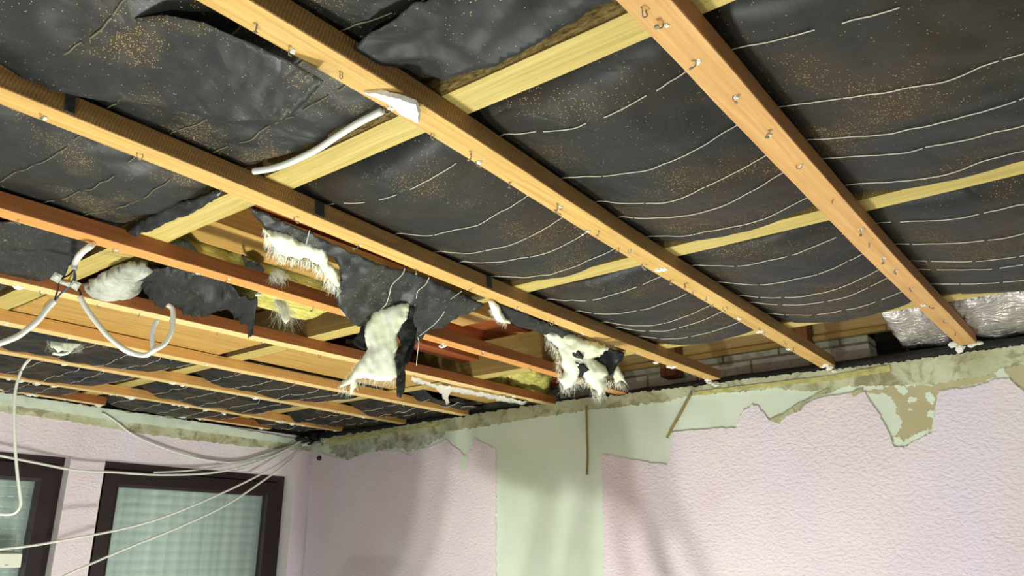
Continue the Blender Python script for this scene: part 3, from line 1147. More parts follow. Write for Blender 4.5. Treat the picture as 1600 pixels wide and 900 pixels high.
loose([(-30, 62), (60, 61), (150, 59), (178, 40), (205, 28), (260, 24), (320, 36), (380, 62), (440, 92), (505, 128), (480, 158), (440, 190), (400, 191), (355, 190), (300, 178), (250, 167), (190, 158), (140, 152), (95, 142), (40, 124), (-30, 98)],
      zf, M['membrane_dusty'], 'wide dusty lap of membrane with a sharp lower edge, in the upper left bay', step=9, rag=.3, wr=0.006, ws=7, seed=41, stretch=(1, 1, 1))
loose([(553, 78), (575, 55), (598, 38), (640, 10), (700, -30), (960, -40), (962, -4), (940, 14), (898, 40), (850, 58), (808, 80), (765, 98), (728, 112), (690, 128), (645, 130), (600, 112), (566, 96)],
      plane((-.9, .8, 2.362), (0, 0.05, 1)), M['membrane_clean'], 'glossy creased lap of membrane above the broad near joist', step=8, rag=1.0, wr=0.034, ws=4.6, seed=44)
loose([(-30, 345), (10, 343), (60, 352), (112, 366), (120, 380), (116, 396), (104, 424), (92, 434), (60, 440), (20, 436), (-30, 430)],
      plane((-2.1, .8, 2.362), (0, 0, 1)), M['membrane_frost'], 'speckled black membrane bulge between the reddish batten and the next one to its left', step=8, rag=.8, wr=0.014, ws=12, seed=47)
# folded dark hem hanging over the first joist
loose([(196, 362), (230, 342), (262, 322), (300, 312), (340, 296), (352, 298), (330, 316), (300, 332), (262, 348), (232, 362), (210, 368)],
      plane((0, 0.84, 2.37), (0.0, 0.5, 1)), M['membrane_clean'], 'rolled black hem sagging beside the broad near joist', step=5, rag=1.2, wr=0.008, ws=30, thick=0.006, seed=49)

# membrane torn open below the third batten
A3 = Vector((-1.425, 1.2, 2.372))
flapfn = plane(A3, (-0.42, -0.06, 1))
torn = thing('torn_membrane', flapfn(620, 440), 'torn membrane flap hanging into the hole left of the rough-sawn golden batten', 'membrane')
flap('sheet_body', [(388, 318), (470, 352), (560, 390), (650, 428), (756, 470), (744, 480), (722, 494), (706, 506), (690, 514), (662, 524), (650, 530), (640, 548), (632, 542), (626, 500), (610, 482), (600, 486),
                    (580, 500), (572, 520), (566, 503), (548, 496), (530, 478), (518, 452), (528, 440), (530, 424), (526, 404), (500, 386), (470, 374), (440, 360), (414, 352), (400, 340)],
     flapfn, M['membrane_frost'], torn, step=5, rag=1.0, wr=0.030, ws=6.5, seed=51)
for pts in ([(632, 414), (628, 424), (612, 440), (608, 455), (603, 470), (596, 477)], [(670, 428), (664, 440), (652, 450), (650, 462), (646, 478), (642, 492)],
            [(721, 450), (700, 465), (698, 470), (692, 485), (680, 500), (668, 510), (655, 520)], [(652, 522), (654, 530), (652, 545), (650, 566)], [(484, 354), (481, 366), (478, 378)]):
    P = [flapfn(*p) + Vector((0.006, -0.004, -0.012)) for p in pts]
    V, Fc = tube_vf(catmull(P, 3), 0.0011, 4)
    mesh_obj('seam_thread', V, Fc, M['thread'], torn)
# fleece lining showing along the tear
ff = plane(A3 + Vector((0, 0, -0.012)), (-0.42, -0.06, 1))
fo = [(413, 357), (424, 360), (440, 364), (456, 370), (468, 378), (490, 383), (508, 388), (511, 398), (514, 408), (524, 416), (529, 430), (531, 446), (524, 446), (516, 440), (505, 426), (498, 414), (490, 408), (478, 402), (462, 402), (448, 400), (432, 396), (428, 386), (420, 376)]
flap('fleece_lining', fo, ff, M['fleece'], torn, step=4, rag=1.8, wr=0.008, ws=40, thick=0.008, puff=0.012, puffw=8, seed=52)
fibres('fleece_fibres', ff, [(414, 360), (426, 388), (450, 400), (480, 404), (500, 418), (516, 440), (530, 448)], M['fleece_fibre'], torn, 420, (6, 17), 0.0004, 4, (-.2, 1), .5, 3, 0.016)
f2 = plane(A3 + Vector((0, 0, -0.002)), (-0.42, -0.06, 1))
flap('fleece_lining', [(528, 472), (536, 476), (546, 484), (558, 494), (566, 500), (568, 504), (556, 502), (544, 498), (534, 488)], f2, M['fleece'], torn, step=4, rag=.6, wr=0.003, thick=0.004, puff=.004, puffw=4, seed=53)
# long fleece tongue
c0 = flapfn(590, 490)
hang = facing(c0 + Vector((0.02, -0.02, 0)), -0.25)
ht = thing('hanging_fleece', hang(600, 540), 'long white fleece tongue hanging furthest down from the hole in the ceiling', 'insulation', 'torn white fleece')
fo = [(584, 484), (596, 480), (610, 478), (624, 474), (640, 472), (639, 486), (636, 498), (628, 508), (622, 520), (620, 530), (623, 542), (618, 552), (620, 566), (622, 580), (620, 590), (610, 594), (596, 596), (584, 594), (570, 590), (558, 592),
      (556, 604), (550, 612), (547, 620), (546, 608), (548, 600), (536, 604), (528, 606), (544, 590), (556, 572), (568, 556), (574, 545), (570, 528), (570, 512), (575, 503), (580, 494)]
flap('fleece_body', fo, hang, M['fleece'], ht, step=4, rag=1.0, wr=0.012, ws=16, thick=0.006, puff=0.012, puffw=12, seed=55, stretch=(1.4, 1.4, .3))
fibres('fleece_fibres', hang, [(568, 556), (545, 590), (532, 604), (548, 612), (560, 592), (590, 595), (620, 592)], M['fleece_fibre'], ht, 260, (5, 14), 0.0004, 4, (-.3, 1), .5, 5, 0.012)
hb = facing(c0 + Vector((0.01, -0.01, 0)), -0.1)
loose([(638, 474), (648, 480), (646, 500), (650, 516), (646, 528), (640, 540), (634, 552), (632, 566), (634, 590), (632, 612), (626, 622), (620, 620), (619, 600), (621, 580), (617, 562), (620, 548), (627, 540), (622, 526), (621, 512), (628, 504), (636, 492)],
      hb, M['membrane_clean'], 'crumpled black tail dangling on the right edge of the longest fleece tongue', step=4, rag=.8, wr=0.014, ws=22, seed=57)
loose([(652, 512), (648, 540), (642, 556), (640, 566), (634, 572), (628, 566), (632, 548), (640, 530), (642, 512)],
      facing(c0 + Vector((-0.02, 0.03, 0))), M['membrane_clean'], 'small dark strip twisting behind the black tail beside the fleece tongue', step=4, rag=.6, wr=0.008, ws=30, seed=58)
loose([(566, 506), (572, 508), (570, 530), (572, 546), (566, 546), (554, 538), (550, 532), (560, 522)],
      facing(c0 + Vector((-0.03, 0.02, 0))), M['membrane_clean'], 'black fold peeking out left of the longest fleece tongue', step=4, rag=.6, wr=0.006, ws=30, seed=59)

# membrane and fleece bundle near the wall
A4 = Vector((-1.43, 2.25, 2.372))
mf = plane(A4, (-0.35, -0.05, 1))
loose([(776, 472), (800, 482), (860, 506), (900, 522), (976, 552), (974, 562), (930, 560), (862, 517), (853, 524), (845, 522), (830, 516), (805, 508), (790, 500), (782, 490)],
      mf, M['membrane_clean'], 'black membrane remnant along the batten between the two fleece bundles', step=6, rag=.8, wr=0.008, ws=14, seed=61)
sl = thing('fleece_sliver', mf(780, 490), 'small curved white fleece sliver beside the black remnant on the batten', 'insulation', 'torn white fleece')
mf2 = plane(A4 + Vector((0, 0, -0.012)), (-0.35, -0.05, 1))
flap('fleece_body', [(762, 471), (772, 470), (780, 478), (783, 488), (790, 498), (798, 505), (790, 506), (778, 502), (771, 494), (766, 482)], mf2, M['fleece'], sl, step=4, rag=.8, wr=0.004, ws=40, thick=0.006, puff=.008, puffw=4, seed=62)
fibres('fleece_fibres', mf2, [(766, 482), (774, 496), (792, 505)], M['fleece_fibre'], sl, 70, (3, 8), 0.0004, 2, (-.5, 1), .4, 8, 0.008)
bf = facing(mf(905, 525) + Vector((0.01, -0.02, 0)), -0.35)
bu = thing('hanging_fleece', bf(905, 560), 'shaggy white fleece bundle with black scraps hanging closest to the back wall', 'insulation', 'torn white fleece')
u = lambda L_: [(820 + a / 5.625, 500 + c / 5.625) for a, c in L_]
flap('fleece_body', u([(160, 120), (200, 88), (270, 84), (350, 86), (430, 118), (500, 150), (560, 176), (620, 190), (700, 215), (745, 238), (715, 280), (670, 310), (620, 330), (600, 345), (660, 380), (710, 410), (735, 470), (715, 500), (720, 560),
                       (690, 620), (655, 670), (632, 640), (610, 600), (560, 560), (535, 540), (520, 500), (495, 485), (480, 450), (472, 520), (440, 570), (400, 592), (365, 600), (335, 610), (320, 560), (290, 520), (325, 480), (335, 440), (315, 400), (318, 330), (295, 270), (250, 210), (190, 150)]),
     bf, M['fleece'], bu, step=4, rag=1.6, wr=0.016, ws=26, thick=0.008, puff=0.022, puffw=10, seed=64)
flap('fleece_tuft', u([(820, 400), (835, 430), (860, 480), (895, 560), (860, 540), (830, 530), (800, 560), (775, 500), (790, 450)]), bf, M['fleece'], bu, step=4, rag=1, wr=0.006, ws=40, thick=0.005, puff=0.006, puffw=5, seed=65)
fb = facing(mf(905, 525) + Vector((-0.002, -0.002, 0)), -0.35)
flap('membrane_patch', u([(600, 340), (660, 320), (740, 250), (860, 275), (872, 300), (850, 365), (815, 385), (780, 460), (745, 500), (735, 460), (712, 405), (650, 372)]), fb, M['membrane_clean'], bu, step=4, rag=1, wr=0.008, ws=30, seed=66)
fc = facing(mf(905, 525) + Vector((0.022, -0.044, 0)), -0.35)
flap('membrane_patch', u([(420, 250), (450, 250), (490, 280), (520, 320), (510, 350), (450, 330), (415, 310)]), fc, M['membrane_clean'], bu, step=4, rag=.8, wr=0.005, ws=40, seed=67)
flap('membrane_patch', u([(440, 365), (480, 385), (520, 380), (570, 440), (525, 465), (505, 500), (490, 490), (478, 440), (455, 400)]), fc, M['membrane_clean'], bu, step=4, rag=.8, wr=0.005, ws=40, seed=68)
flap('membrane_patch', u([(490, 500), (520, 520), (550, 560), (530, 620), (495, 630), (485, 560)]), fb, M['membrane_clean'], bu, step=4, rag=.8, wr=0.005, ws=40, seed=69)
fibres('fleece_fibres', bf, u([(190, 150), (300, 300), (300, 470), (340, 610), (420, 580), (500, 500), (600, 600), (655, 665), (720, 540), (790, 540), (880, 560)]), M['fleece_fibre'], bu, 520, (5, 15), 0.0004, 4, (0, 1), .6, 9, 0.02)

# ------------------------------------------------------------------ inside the open hole
def timber(name, x0, x1, y0, y1, z0, z1, mat, label, cat, group=None, rot=0.0, tiltx=0.0):
    c = Vector(((x0 + x1) / 2, (y0 + y1) / 2, z0))
    hx, hy, h = (x1 - x0) / 2, (y1 - y0) / 2, z1 - z0
    V, Fc = [], []
    nx = max(1, int(hx * 2 / 0.05)) if hx > hy else 1
    ny = max(1, int(hy * 2 / 0.05)) if hy >= hx else 1
    bm = bmesh.new()
    bmesh.ops.create_cube(bm, size=1.0)
    for v in bm.verts:
        v.co = Vector((v.co.x * 2 * hx, v.co.y * 2 * hy, (v.co.z + .5) * h))
    ed = [e for e in bm.edges]
    bmesh.ops.bevel(bm, geom=ed, offset=0.002, segments=1, affect='EDGES')
    m = D.meshes.new(name)
    bm.to_mesh(m)
    bm.free()
    m.materials.append(mat)
    o = D.objects.new(name, m)
    COL.objects.link(o)
    o.location = c
    o.rotation_euler = (tiltx, 0, rot)
    return tag(o, label, cat, group)


timber('trimmer_beam', -1.955, -1.80, 0.945, 2.2, 2.475, 2.55, M['board_y'], 'pale roof timber lying over the yellow wool in the hole', 'timber')
timber('roof_rafter', -1.80, -1.70, 0.945, 3.3, 2.56, 2.74, M['brown_y'], 'dark brown rafter in the hole beside the torn membrane', 'timber', 'brown roof timbers')
timber('roof_rafter', -2.32, -2.22, 1.3, 3.3, 2.46, 2.66, M['brown_y'], 'dark brown rafter deep behind the reddish batten', 'timber', 'brown roof timbers')
timber('wide_plank', -2.79, -2.44, 0.945, 1.70, 2.392, 2.425, M['board_y'], 'wide golden plank lying behind the batten with the red sides', 'plank')
timber('wide_plank', -2.755, -2.44, 1.82, 2.60, 2.392, 2.425, M['board_y'], 'second wide plank further back, beyond the second joist', 'plank')
timber('wide_plank', -2.635, -2.32, 2.69, 3.16, 2.392, 2.425, M['board_y'], 'third wide plank ending in the dark near the back wall', 'plank')
ws = thing('mineral_wool_batt', (-2.1, 1.4, 2.46), 'long yellow mineral wool batt above the reddish batten', 'insulation', 'yellow mineral wool')


def wool_block(root, x0, x1, y0, y1, z0, z1, mat, seed, amp=0.02, rot=0):
    bm = bmesh.new()
    bmesh.ops.create_cube(bm, size=1.0)
    bmesh.ops.subdivide_edges(bm, edges=bm.edges[:], cuts=14, use_grid_fill=True)
    c = Vector(((x0 + x1) / 2, (y0 + y1) / 2, (z0 + z1) / 2))
    for v in bm.verts:
        p = Vector((v.co.x * (x1 - x0), v.co.y * (y1 - y0), v.co.z * (z1 - z0)))
        q = (p + c) * 14 + Vector((seed, 0, 0))
        v.co = p + Vector((noise.noise(q), noise.noise(q + Vector((9, 0, 0))), noise.noise(q + Vector((0, 9, 0))))) * amp
        if rot:
            v.co = Vector((v.co.x * math.cos(rot) - v.co.y * math.sin(rot), v.co.x * math.sin(rot) + v.co.y * math.cos(rot), v.co.z))
        v.co += c - root.location
    m = D.meshes.new('wool_body')
    bm.to_mesh(m)
    bm.free()
    m.materials.append(mat)
    for p in m.polygons:
        p.use_smooth = True
    o = D.objects.new('wool_body', m)
    COL.objects.link(o)
    o.parent = root
    return o


wool_block(ws, -2.15, -1.965, 0.95, 1.62, 2.405, 2.53, M['wool_yellow'], 1, 0.015)
wb = thing('mineral_wool_batt', atz(790, 600, 2.47), 'ragged yellow mineral wool chunk in the void close to the back wall', 'insulation', 'yellow mineral wool')
zw = plane((0, 0, 2.445), (0, 0, 1))
flap('wool_body', [(726, 592), (760, 582), (795, 578), (840, 582), (862, 593), (858, 612), (849, 629), (829, 620), (812, 612), (790, 608), (760, 602)], zw, M['wool_yellow'], wb, step=6, rag=1.5, wr=0.03, ws=16, thick=0.05, puff=0.025, puffw=10, seed=70)
wc = thing('mineral_wool_batt', atz(700, 510, 2.60), 'small bright yellow wool patch above the reddish batten beside the torn flap', 'insulation', 'yellow mineral wool')
flap('wool_body', [(655, 520), (673, 510), (700, 495), (722, 500), (742, 506), (736, 518), (722, 524), (702, 526), (676, 524)], plane((0, 0, 2.62), (0, 0, 1)), M['wool_yellow'], wc, step=5, rag=1, wr=0.02, ws=16, thick=0.04, puff=0.02, puffw=8, seed=71)


def board(outline, z, mat, label, thick=0.018, tilt=(0, 0), name='roof_board', group='loose roof boards', cat='board', rag=.3):
    fn = plane((-2, 2, z), (tilt[0], tilt[1], 1))
    c = fn(sum(p[0] for p in outline) / len(outline), sum(p[1] for p in outline) / len(outline))
    o = flap(name, outline, fn, mat, None, root=c, step=9, rag=rag, wr=0.001, thick=thick, smooth=False, seed=1)
    return tag(o, label, cat, group)


board([(690, 500), (727, 482), (740, 476), (795, 505), (830, 520), (760, 517)], 2.60, M['brown_x'], 'brown plank underside beside the small yellow wool patch')
board([(700, 530), (718, 520), (795, 507), (838, 520), (858, 566), (868, 590), (760, 570)], 2.64, M['osb'], 'dark strand board above the reddish batten near the back wall')
board([(836, 518), (870, 530), (885, 572), (852, 568)], 2.58, M['osb'], 'small lit strand board piece behind the shaggy fleece bundle')
board([(690, 553), (715, 543), (820, 572), (800, 580), (704, 592)], 2.55, M['osb'], 'strand board strip just below the reddish batten')
board([(655, 535), (696, 535), (693, 552), (672, 552)], 2.50, M['board_y'], 'little tan board facet right of the hanging black tail')
board([(700, 592), (728, 584), (811, 570), (812, 577), (729, 597)], 2.47, M['brown_x'], 'thin reddish lath crossing the void in front of the yellow wool chunk')
board([(462, 446), (508, 432), (540, 468), (575, 505), (540, 500), (490, 470)], 2.66, M['brown_y'], 'brown board behind the short white-lined tear')
board([(425, 478), (470, 478), (560, 500), (575, 515), (500, 530), (455, 525)], 2.58, M['brown_y'], 'brown board in shade below the reddish batten')
board([(456, 446), (470, 418), (484, 426), (474, 452)], 2.52, M['board_y'], 'short pale block at the end of the yellow wool')
board([(215, 430), (300, 420), (460, 470), (440, 520), (330, 520), (230, 480)], 2.62, M['board_y'], 'pale roof board above the crumpled black scrap')
board([(585, 520), (640, 545), (650, 600), (560, 580)], 2.60, M['brown_y'], 'brown board hidden behind the long fleece tongue')
board([(540, 535), (580, 540), (640, 590), (560, 575)], 2.50, M['wool_grey'], 'whitish lining cloth low in the hole left of the fleece tongue', name='lining_cloth', cat='cloth', group=None, rag=1.2)

loose([(229, 411), (246, 413), (262, 424), (293, 432), (330, 438), (345, 440), (375, 452), (396, 458), (402, 476), (396, 500), (397, 512), (389, 520), (388, 500), (378, 497), (358, 490), (341, 486), (333, 487), (318, 486), (290, 486), (272, 480), (253, 471), (236, 460), (218, 450), (214, 442)],
      plane((0, 0, 2.398), (0.0, 0.02, 1)), M['membrane_clean'], 'long crumpled black scrap sagging between two red-sided battens', step=5, rag=1.2, wr=0.040, ws=10, seed=73)
loose([(262, 382), (286, 369), (300, 384), (316, 398), (322, 408), (300, 404), (280, 394)], plane((0, 0, 2.44), (0, 0, 1)), M['membrane_clean'], 'black scrap at the near end of the yellow wool batt', step=5, rag=1, wr=0.02, ws=20, seed=74)
loose([(376, 400), (381, 401), (384, 411), (396, 408), (404, 412), (413, 420), (410, 427), (398, 427), (374, 418), (384, 417)], plane((0, 0, 2.44), (0, 0, 1)), M['membrane_clean'], 'small black curl lying against the yellow wool batt', step=4, rag=.8, wr=0.01, ws=30, seed=75)
bg = plane(atz(190, 430, 2.40), (0.05, 0.05, 1))
gw = thing('glass_wool_wad', bg(190, 430), 'grey white glass wool wad bulging out beside the first joist', 'insulation')
flap('wool_body', [(139, 433), (160, 422), (182, 412), (206, 400), (232, 408), (228, 418), (216, 430), (214, 444), (208, 455), (190, 460), (168, 458), (150, 448)], bg, M['wool_grey'], gw, step=5, rag=1, wr=0.03, ws=7, thick=0.02, puff=0.02, puffw=16, seed=76)
# wisps caught on battens
for q, (sx, sy, label) in enumerate([(440, 480, 'white fibre wisp hanging below the reddish batten'), (92, 538, 'tangled white fibre wad stuck between two pale battens'), (434, 425, 'fuzzy pale tuft caught on top of the reddish batten')]):
    fw = facing(atz(sx, sy, 2.345))
    t = thing('fibre_wisp', fw(sx, sy), label, 'insulation')
    if q == 0:
        flap('wisp_core', [(430, 468), (446, 470), (450, 486), (452, 500), (446, 506), (440, 498), (436, 484)], fw, M['fleece'], t, step=3, rag=1, wr=.006, ws=40, thick=.003, seed=80)
        fibres('wisp_fibres', fw, [(428, 468), (440, 472), (448, 480)], M['fleece_fibre'], t, 160, (20, 46), 0.0003, 5, (.25, 1), .5, 11, 0.01)
    elif q == 1:
        flap('wisp_core', [(78, 530), (92, 526), (112, 530), (128, 536), (118, 542), (108, 548), (92, 550), (80, 544)], fw, M['fleece'], t, step=3, rag=1.6, wr=.012, ws=40, thick=.003, seed=81)
        fibres('wisp_fibres', fw, [(78, 532), (100, 536), (124, 538)], M['fleece_fibre'], t, 200, (8, 20), 0.0003, 6, (.2, 1), 1.2, 12, 0.01)
    else:
        fibres('wisp_fibres', fw, [(424, 430), (436, 424), (446, 432)], M['fleece_fibre'], t, 160, (8, 22), 0.0003, 5, (0, 1), .8, 13, 0.01)
# dirty film strip along the pale batten near the wall
loose([(644, 588), (668, 597), (690, 602), (720, 606), (760, 614), (800, 622), (824, 628), (818, 631), (780, 626), (740, 618), (705, 612), (700, 618), (704, 630), (699, 633), (690, 616), (680, 606), (660, 600), (642, 594)],
      plane((0, 0, 2.342), (0, 0, 1)), M['cobweb'], 'torn strip of dirty translucent film trailing towards the back wall', 'film', 'film_strip', None, step=4, rag=1.4, wr=0.008, ws=30, seed=83)

# ------------------------------------------------------------------ eaves above the back wall
timber('eave_board', -2.4, -0.60, 3.40, 3.425, 2.512, 2.70, M['board_light'], 'knotty pine board standing on the whitewashed blocks behind the wall head', 'board')
timber('eave_lath', -2.4, -0.72, 3.37, 3.40, 2.506, 2.528, M['board_x'], 'thin pale lath along the foot of the knotty pine board', 'lath')
timber('eave_post', -1.70, -1.62, 3.30, 3.385, 2.43, 2.78, M['brown_z'], 'dark brown post behind the end of the rough-sawn golden batten', 'post', 'dark eave posts')
timber('eave_post', -1.085, -1.01, 3.30, 3.385, 2.48, 2.78, M['brown_z'], 'dark brown post behind the batten with the plasterboard shard', 'post', 'dark eave posts')
ft = thing('foil_batt', atz(1440, 520, 2.41), 'smaller crinkled foil batt left of the wide tan batten end', 'insulation', 'foil faced insulation')
fz = plane((0, 2.95, 2.425), (0.0, 0.0, 1))
flap('foil_face', [(1374, 484), (1400, 478), (1440, 474), (1480, 500), (1508, 532), (1500, 548), (1470, 554), (1440, 557), (1420, 548), (1402, 528), (1386, 506)], fz, M['foil'], ft, step=6, rag=1, wr=0.02, ws=14, thick=0.01, puff=0.03, puffw=22, seed=85, stretch=(1, .5, 1))
ft = thing('foil_batt', atz(1560, 500, 2.41), 'large crinkled foil batt at the right edge above the wall', 'insulation', 'foil faced insulation')
flap('foil_face', [(1430, 478), (1470, 470), (1500, 464), (1540, 458), (1600, 450), (1700, 440), (1700, 535), (1600, 535), (1560, 538), (1530, 534), (1500, 520), (1460, 500)], fz, M['foil'], ft, step=7, rag=1, wr=0.022, ws=12, thick=0.01, puff=0.03, puffw=30, seed=86, stretch=(1, .5, 1))
# lumps of plaster where the battens meet the wall
for bt, pts in ((b1, [(1492, 538), (1505, 536), (1520, 538), (1530, 536), (1500, 545)]), (b2, [(1285, 572), (1296, 575), (1303, 580)]), (b3, [(1108, 597), (1118, 600)])):
    for (px, py) in pts:
        p = aty(px, py, WY - 0.035)
        place('plaster_crumb', CHUNK[rndn.randrange(4)], p, bt, rndn.uniform(0, 6), rndn.uniform(1.6, 2.6))

# ------------------------------------------------------------------ things on the walls
V, Fc = tube_vf([aty(916, 634, WY - .022), aty(917, 680, WY - .020), aty(918, 710, WY - .022), aty(917, 742, WY - .02)], 0.0052, 5)
tag(mesh_obj('wood_sliver', V, Fc, M['stick'], root=None), 'thin brown stick hanging straight down over the bare pale strip', 'stick', 'wood slivers at the wall head')
p0, p1 = aty(1079, 616, WY - .02), aty(1042, 684, WY - .03)
V, Fc = tube_vf([p0, (p0 + p1) / 2 + Vector((.002, 0, .001)), p1], 0.0085, 4)
tag(mesh_obj('wood_sliver', V, Fc, M['stick']), 'slanting brown stick over the notch in the pink plaster', 'stick', 'wood slivers at the wall head')
kp = aty(500, 716, WY - .006)
kn = thing('cable_bushing', kp, 'small round black bushing on the wall in the dark corner', 'bushing')
for (r_, d_, nm) in ((0.015, 0.012, 'flange'), (0.010, 0.020, 'nozzle')):
    V, Fc = [], []
    m = 20
    prof = [(r_, 0), (r_, d_ * .7), (r_ * .85, d_), (r_ * .5, d_), (r_ * .45, d_ * .5)]
    for (a, d) in prof:
        for k in range(m):
            t = 2 * math.pi * k / m
            V.append(kp + Vector((a * math.cos(t), -d, a * math.sin(t))))
    for i in range(len(prof) - 1):
        for k in range(m):
            Fc.append((i * m + k, i * m + (k + 1) % m, (i + 1) * m + (k + 1) % m, (i + 1) * m + k))
    Fc.append(tuple((len(prof) - 1) * m + k for k in range(m)))
    mesh_obj(nm, V, Fc, M['black_plastic'], kn, True)
# debris heap in the corner
for q, (px, py, s, mt) in enumerate([(482, 690, 4, 'bitumen'), (498, 694, 3.4, 'band'), (508, 688, 3, 'band'), (470, 686, 4, 'bitumen'), (490, 682, 4.5, 'bitumen'), (476, 694, 2.2, 'gypsum')]):
    p = aty(px, py, WY - 0.03) if px > 486 else atx(px, py, WX + 0.035)
    me = chunk_mesh('rubble_lump', 0.006, 0.008, 0.005, q * 2.1 + 40, M[mt])
    place('rubble_lump', me, p, wall_back, q, s)
dv = thing('wall_sensor', atx(20, 875, -4.06), 'ivory plastic box on the frame of the window at the left edge', 'device')
ya, yb = atx(-40, 862, -4.03).y, atx(40, 862, -4.03).y
za, zb_ = atx(40, 888, -4.03).z, atx(40, 862, -4.03).z
V = [(-4.135, ya, za), (-4.135, yb, za), (-4.135, yb, zb_), (-4.135, ya, zb_), (-4.035, ya, za + .004), (-4.035, yb - .006, za + .004), (-4.035, yb - .009, zb_ - .008), (-4.035, ya, zb_ - .008)]
Fc = [(0, 3, 2, 1), (4, 5, 6, 7), (0, 1, 5, 4), (1, 2, 6, 5), (2, 3, 7, 6), (3, 0, 4, 7)]
o = mesh_obj('housing', V, Fc, M['device'], dv)
bv = o.modifiers.new('b', 'BEVEL')
bv.width = 0.003
bv.segments = 2
for k in range(3):
    p = atx(8 + k * 2.0, 883, -4.0345)
    V, Fc = box_vf(-4.0352, -4.0344, p.y, p.y + .002, p.z - .003, p.z + .003)
    mesh_obj('mark', V, Fc, M['black_plastic'], dv)


# ------------------------------------------------------------------ cables
def cable(P, r, label, mat='cable', name='cable', group='cables strung to the corner', parent=None, n=8):
    V, Fc = tube_vf(catmull(P, 8), r, 8)
    o = mesh_obj(name, V, Fc, M[mat], parent, True, root=None if parent else P[0])
    if not parent:
        tag(o, label, 'cable', group)
    return o


def wall_line(pts, offs):
    out = []
    for i, (px, py) in enumerate(pts):
        t = i / (len(pts) - 1)
        out.append(atx(px, py, WX + offs[0] + (offs[1] - offs[0]) * t))
    return out


cable(wall_line([(472, 688), (440, 706), (390, 726), (330, 739), (250, 742), (180, 738), (120, 735), (60, 724), (0, 712), (-60, 700)], (.05, .09)), 0.0056, 'uppermost long white cable sagging across the tops of both windows')
cable(wall_line([(472, 692), (450, 716), (400, 745), (330, 778), (250, 810), (180, 829), (100, 844), (40, 854), (-60, 864)], (.07, .26)), 0.0056, 'middle white cable slanting from the corner down over the second window')
cable(wall_line([(470, 697), (455, 718), (410, 752), (350, 791), (270, 828), (200, 856), (140, 882), (60, 918)], (.09, .26)), 0.0056, 'lowest white cable slanting down across the second window pane')
cable(wall_line([(160, 645), (180, 658), (206, 678), (240, 694), (280, 708), (325, 719), (370, 722), (420, 708), (484, 686)], (.02, .03)), 0.005, 'dirty cable drooping from the wall head above the pier to the corner')
cable(wall_line([(300, 716), (345, 722), (390, 722), (440, 704), (486, 688)], (.012, .035)), 0.004, 'short cable running close to the wall into the dark corner')
cable(wall_line([(240, 738), (300, 735), (360, 726), (420, 712), (487, 690)], (.012, .05)), 0.004, 'cable above the second window just over its frame')
hc = facing(atz(46, 562, 2.345))
cable([atz(62, 552, 2.40), hc(46, 562), hc(34, 578), hc(25, 605), hc(22, 640), hc(23, 690), hc(27, 740), hc(31, 772), hc(32, 788), hc(26, 799), hc(12, 804), hc(-30, 800)], 0.0055, 'white cable hanging down in a hook in front of the first window', group='dangling ceiling cables')
jn = [atz(x, y, 2.385 - 0.006) for x, y in [(404, 271), (425, 268), (448, 262), (475, 251), (505, 236), (540, 213), (572, 194), (606, 177)]]
cable([p + Vector((0, -0.012, 0)) for p in jn], 0.0068, 'thick white cable lying along the edge of the broad near joist', group='dangling ceiling cables')
cable([atz(128, 520, 2.40), facing(atz(110, 545, 2.34))(112, 545), facing(atz(110, 545, 2.34))(100, 553), facing(atz(110, 545, 2.34))(82, 552)], 0.006, 'short white cable end beside the tangled fibre wad', group='dangling ceiling cables')

sp = facing(atz(110, 440, 2.295))
SPL = thing('cable_splice', sp(105, 440), 'open splice of white cables with two clear terminal blocks dangling from the ceiling', 'cable')
Cc = lambda pts, r, mat='cable', nm='cable_sheath': cable([sp(*p) for p in pts], r, '', mat, nm, None, SPL)
cable([atz(150, 374, 2.372), atz(142, 384, 2.338), atz(131, 392, 2.326), atz(122, 402, 2.318)] + [sp(*p) for p in [(117, 412), (116, 422)]], 0.0078, '', 'cable', 'cable_sheath', None, SPL)
Cc([(85, 470), (74, 482), (60, 500), (42, 515), (20, 529), (-40, 550)], 0.0072)
cable([sp(*p) for p in [(125, 463), (134, 480), (148, 500), (166, 522), (184, 538), (204, 550), (226, 555)]] + [sp(*p) + Vector((.02, -.02, 0)) for p in [(246, 551), (262, 541), (272, 524), (275, 505), (274, 488), (266, 481)]], 0.0066, '', 'cable', 'cable_sheath', None, SPL)
Cc([(171, 524), (180, 536), (196, 549), (214, 555), (232, 556)], 0.0045)
Cc([(240, 550), (238, 536), (238, 520), (241, 508), (246, 500)], 0.0062)
Cc([(116, 421), (116, 430), (114, 438), (110, 446), (100, 454), (92, 462), (86, 470)], 0.0022, 'blue_wire', 'blue_wire')
Cc([(115, 422), (118, 430), (117, 438), (115, 444)], 0.0022, 'blue_wire', 'blue_wire')
Cc([(123, 452), (126, 458), (126, 464)], 0.0026, 'black_wire', 'black_wire')
Cc([(115, 422), (107, 430), (100, 433), (96, 436)], 0.0022, 'black_wire', 'black_wire')
Cc([(91, 441), (91, 450), (88, 460), (85, 470)], 0.0022, 'brown_wire', 'brown_wire')
Cc([(115, 424), (108, 436), (101, 442)], 0.0020, 'yellow_wire', 'yellow_wire')
Cc([(84, 469), (78, 468), (72, 474), (68, 480)], 0.0012, 'yellow_wire', 'bare_wire')


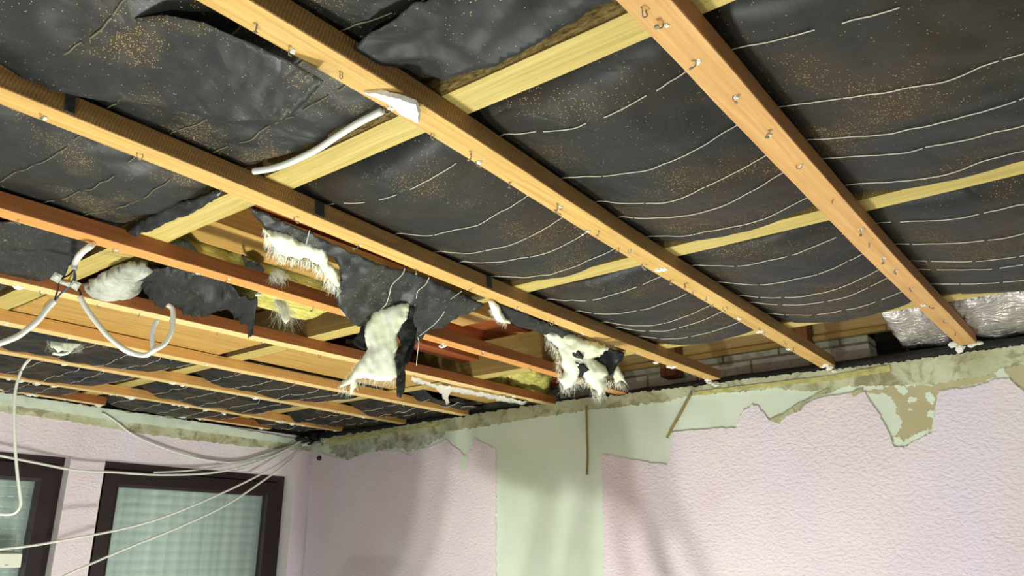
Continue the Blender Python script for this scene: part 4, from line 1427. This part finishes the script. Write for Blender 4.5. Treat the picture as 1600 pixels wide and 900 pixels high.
def terminal(pts):
    fn = plane(sp(105, 440) + Vector((0.014, -0.012, -.004)), (sp.n.x, sp.n.y, -.35))
    o = flap('terminal_block', pts, fn, M['terminal'], SPL, step=4, rag=0, wr=0, thick=0.012, smooth=False)
    cx, cy = sum(p[0] for p in pts) / 4, sum(p[1] for p in pts) / 4
    inn = [(cx + (a - cx) * .5, cy + (c - cy) * .5) for a, c in pts]
    o2 = flap('terminal_cover', inn, fn, M['device'], SPL, step=3, rag=0, wr=0, thick=0.004, smooth=False, bend=lambda x, y: 0.003)
    return o


terminal([(78, 436), (86, 425), (98, 431), (91, 443)])
terminal([(109, 448), (114, 438), (127, 443), (120, 455)])
terminal([(94, 438), (110, 442), (109, 449), (93, 443)])


# ------------------------------------------------------------------ unseen blockers added to cast the back wall's shadows, between work lights and wall
LW = Vector(LAMPS[0][0])


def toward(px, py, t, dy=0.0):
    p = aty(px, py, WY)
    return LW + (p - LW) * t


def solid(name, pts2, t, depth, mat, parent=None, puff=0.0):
    """an upright shadow blocker whose outline stands at y of the given fraction"""
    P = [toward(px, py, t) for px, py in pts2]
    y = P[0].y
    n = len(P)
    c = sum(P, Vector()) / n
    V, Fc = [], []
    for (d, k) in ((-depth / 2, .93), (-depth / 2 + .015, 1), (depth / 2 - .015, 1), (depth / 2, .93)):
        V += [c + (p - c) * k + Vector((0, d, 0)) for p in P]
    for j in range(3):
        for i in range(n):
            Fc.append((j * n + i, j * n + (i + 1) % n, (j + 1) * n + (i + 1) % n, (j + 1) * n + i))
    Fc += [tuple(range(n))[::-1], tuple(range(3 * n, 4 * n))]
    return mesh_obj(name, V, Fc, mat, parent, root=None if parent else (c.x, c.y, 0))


sk = thing('blocker_sack', (-2.3, 2.2, 0), 'unseen tall black sack added to shade the corner, standing between work lights and wall', 'sack')  # added out of view; outline shaped to throw the dark corner shadow
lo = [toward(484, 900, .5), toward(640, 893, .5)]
solid('blocker_sack_body', [(700, 640), (697, 703), (690, 767), (677, 833), (640, 893), (600, 980), (570, 1100), (560, 1400), (560, 2400), (440, 2400), (450, 1400), (470, 1100), (484, 900), (478, 850), (472, 805), (480, 760), (488, 710), (492, 640), (520, 600), (600, 590), (680, 600)],
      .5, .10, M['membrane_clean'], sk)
sl_ = thing('blocker_ladder', (-1.7, 2.2, 0), 'unseen low aluminium step ladder added to cast streaks on the back wall', 'ladder')  # added out of view; legs set to throw diagonal shadow streaks
metal = plain('ladder_aluminium', sr(150, 150, 150), 0.4, 0.8)
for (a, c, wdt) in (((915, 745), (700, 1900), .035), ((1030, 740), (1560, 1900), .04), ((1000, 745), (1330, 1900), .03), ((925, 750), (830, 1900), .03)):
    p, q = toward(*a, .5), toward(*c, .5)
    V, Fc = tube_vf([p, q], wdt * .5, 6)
    mesh_obj('blocker_ladder_rail', V, Fc, metal, sl_)
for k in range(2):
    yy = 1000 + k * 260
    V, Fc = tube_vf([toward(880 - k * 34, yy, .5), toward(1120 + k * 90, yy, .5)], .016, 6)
    mesh_obj('blocker_ladder_step', V, Fc, metal, sl_)
fbn = thing('blocker_tarpaulin', toward(900, 700, .5), 'unseen folded tarpaulin added over the ladder top to shade the upper wall', 'tarpaulin')  # added out of view; outline follows the shadow on the upper wall
solid('blocker_tarpaulin_body', [(738, 700), (775, 722), (820, 738), (870, 748), (902, 744), (915, 730), (945, 735), (975, 760), (1010, 770), (1045, 820), (1060, 800), (1052, 740), (1048, 700), (1030, 640), (960, 610), (860, 625), (740, 650)], .5, .10, M['membrane_clean'], fbn)
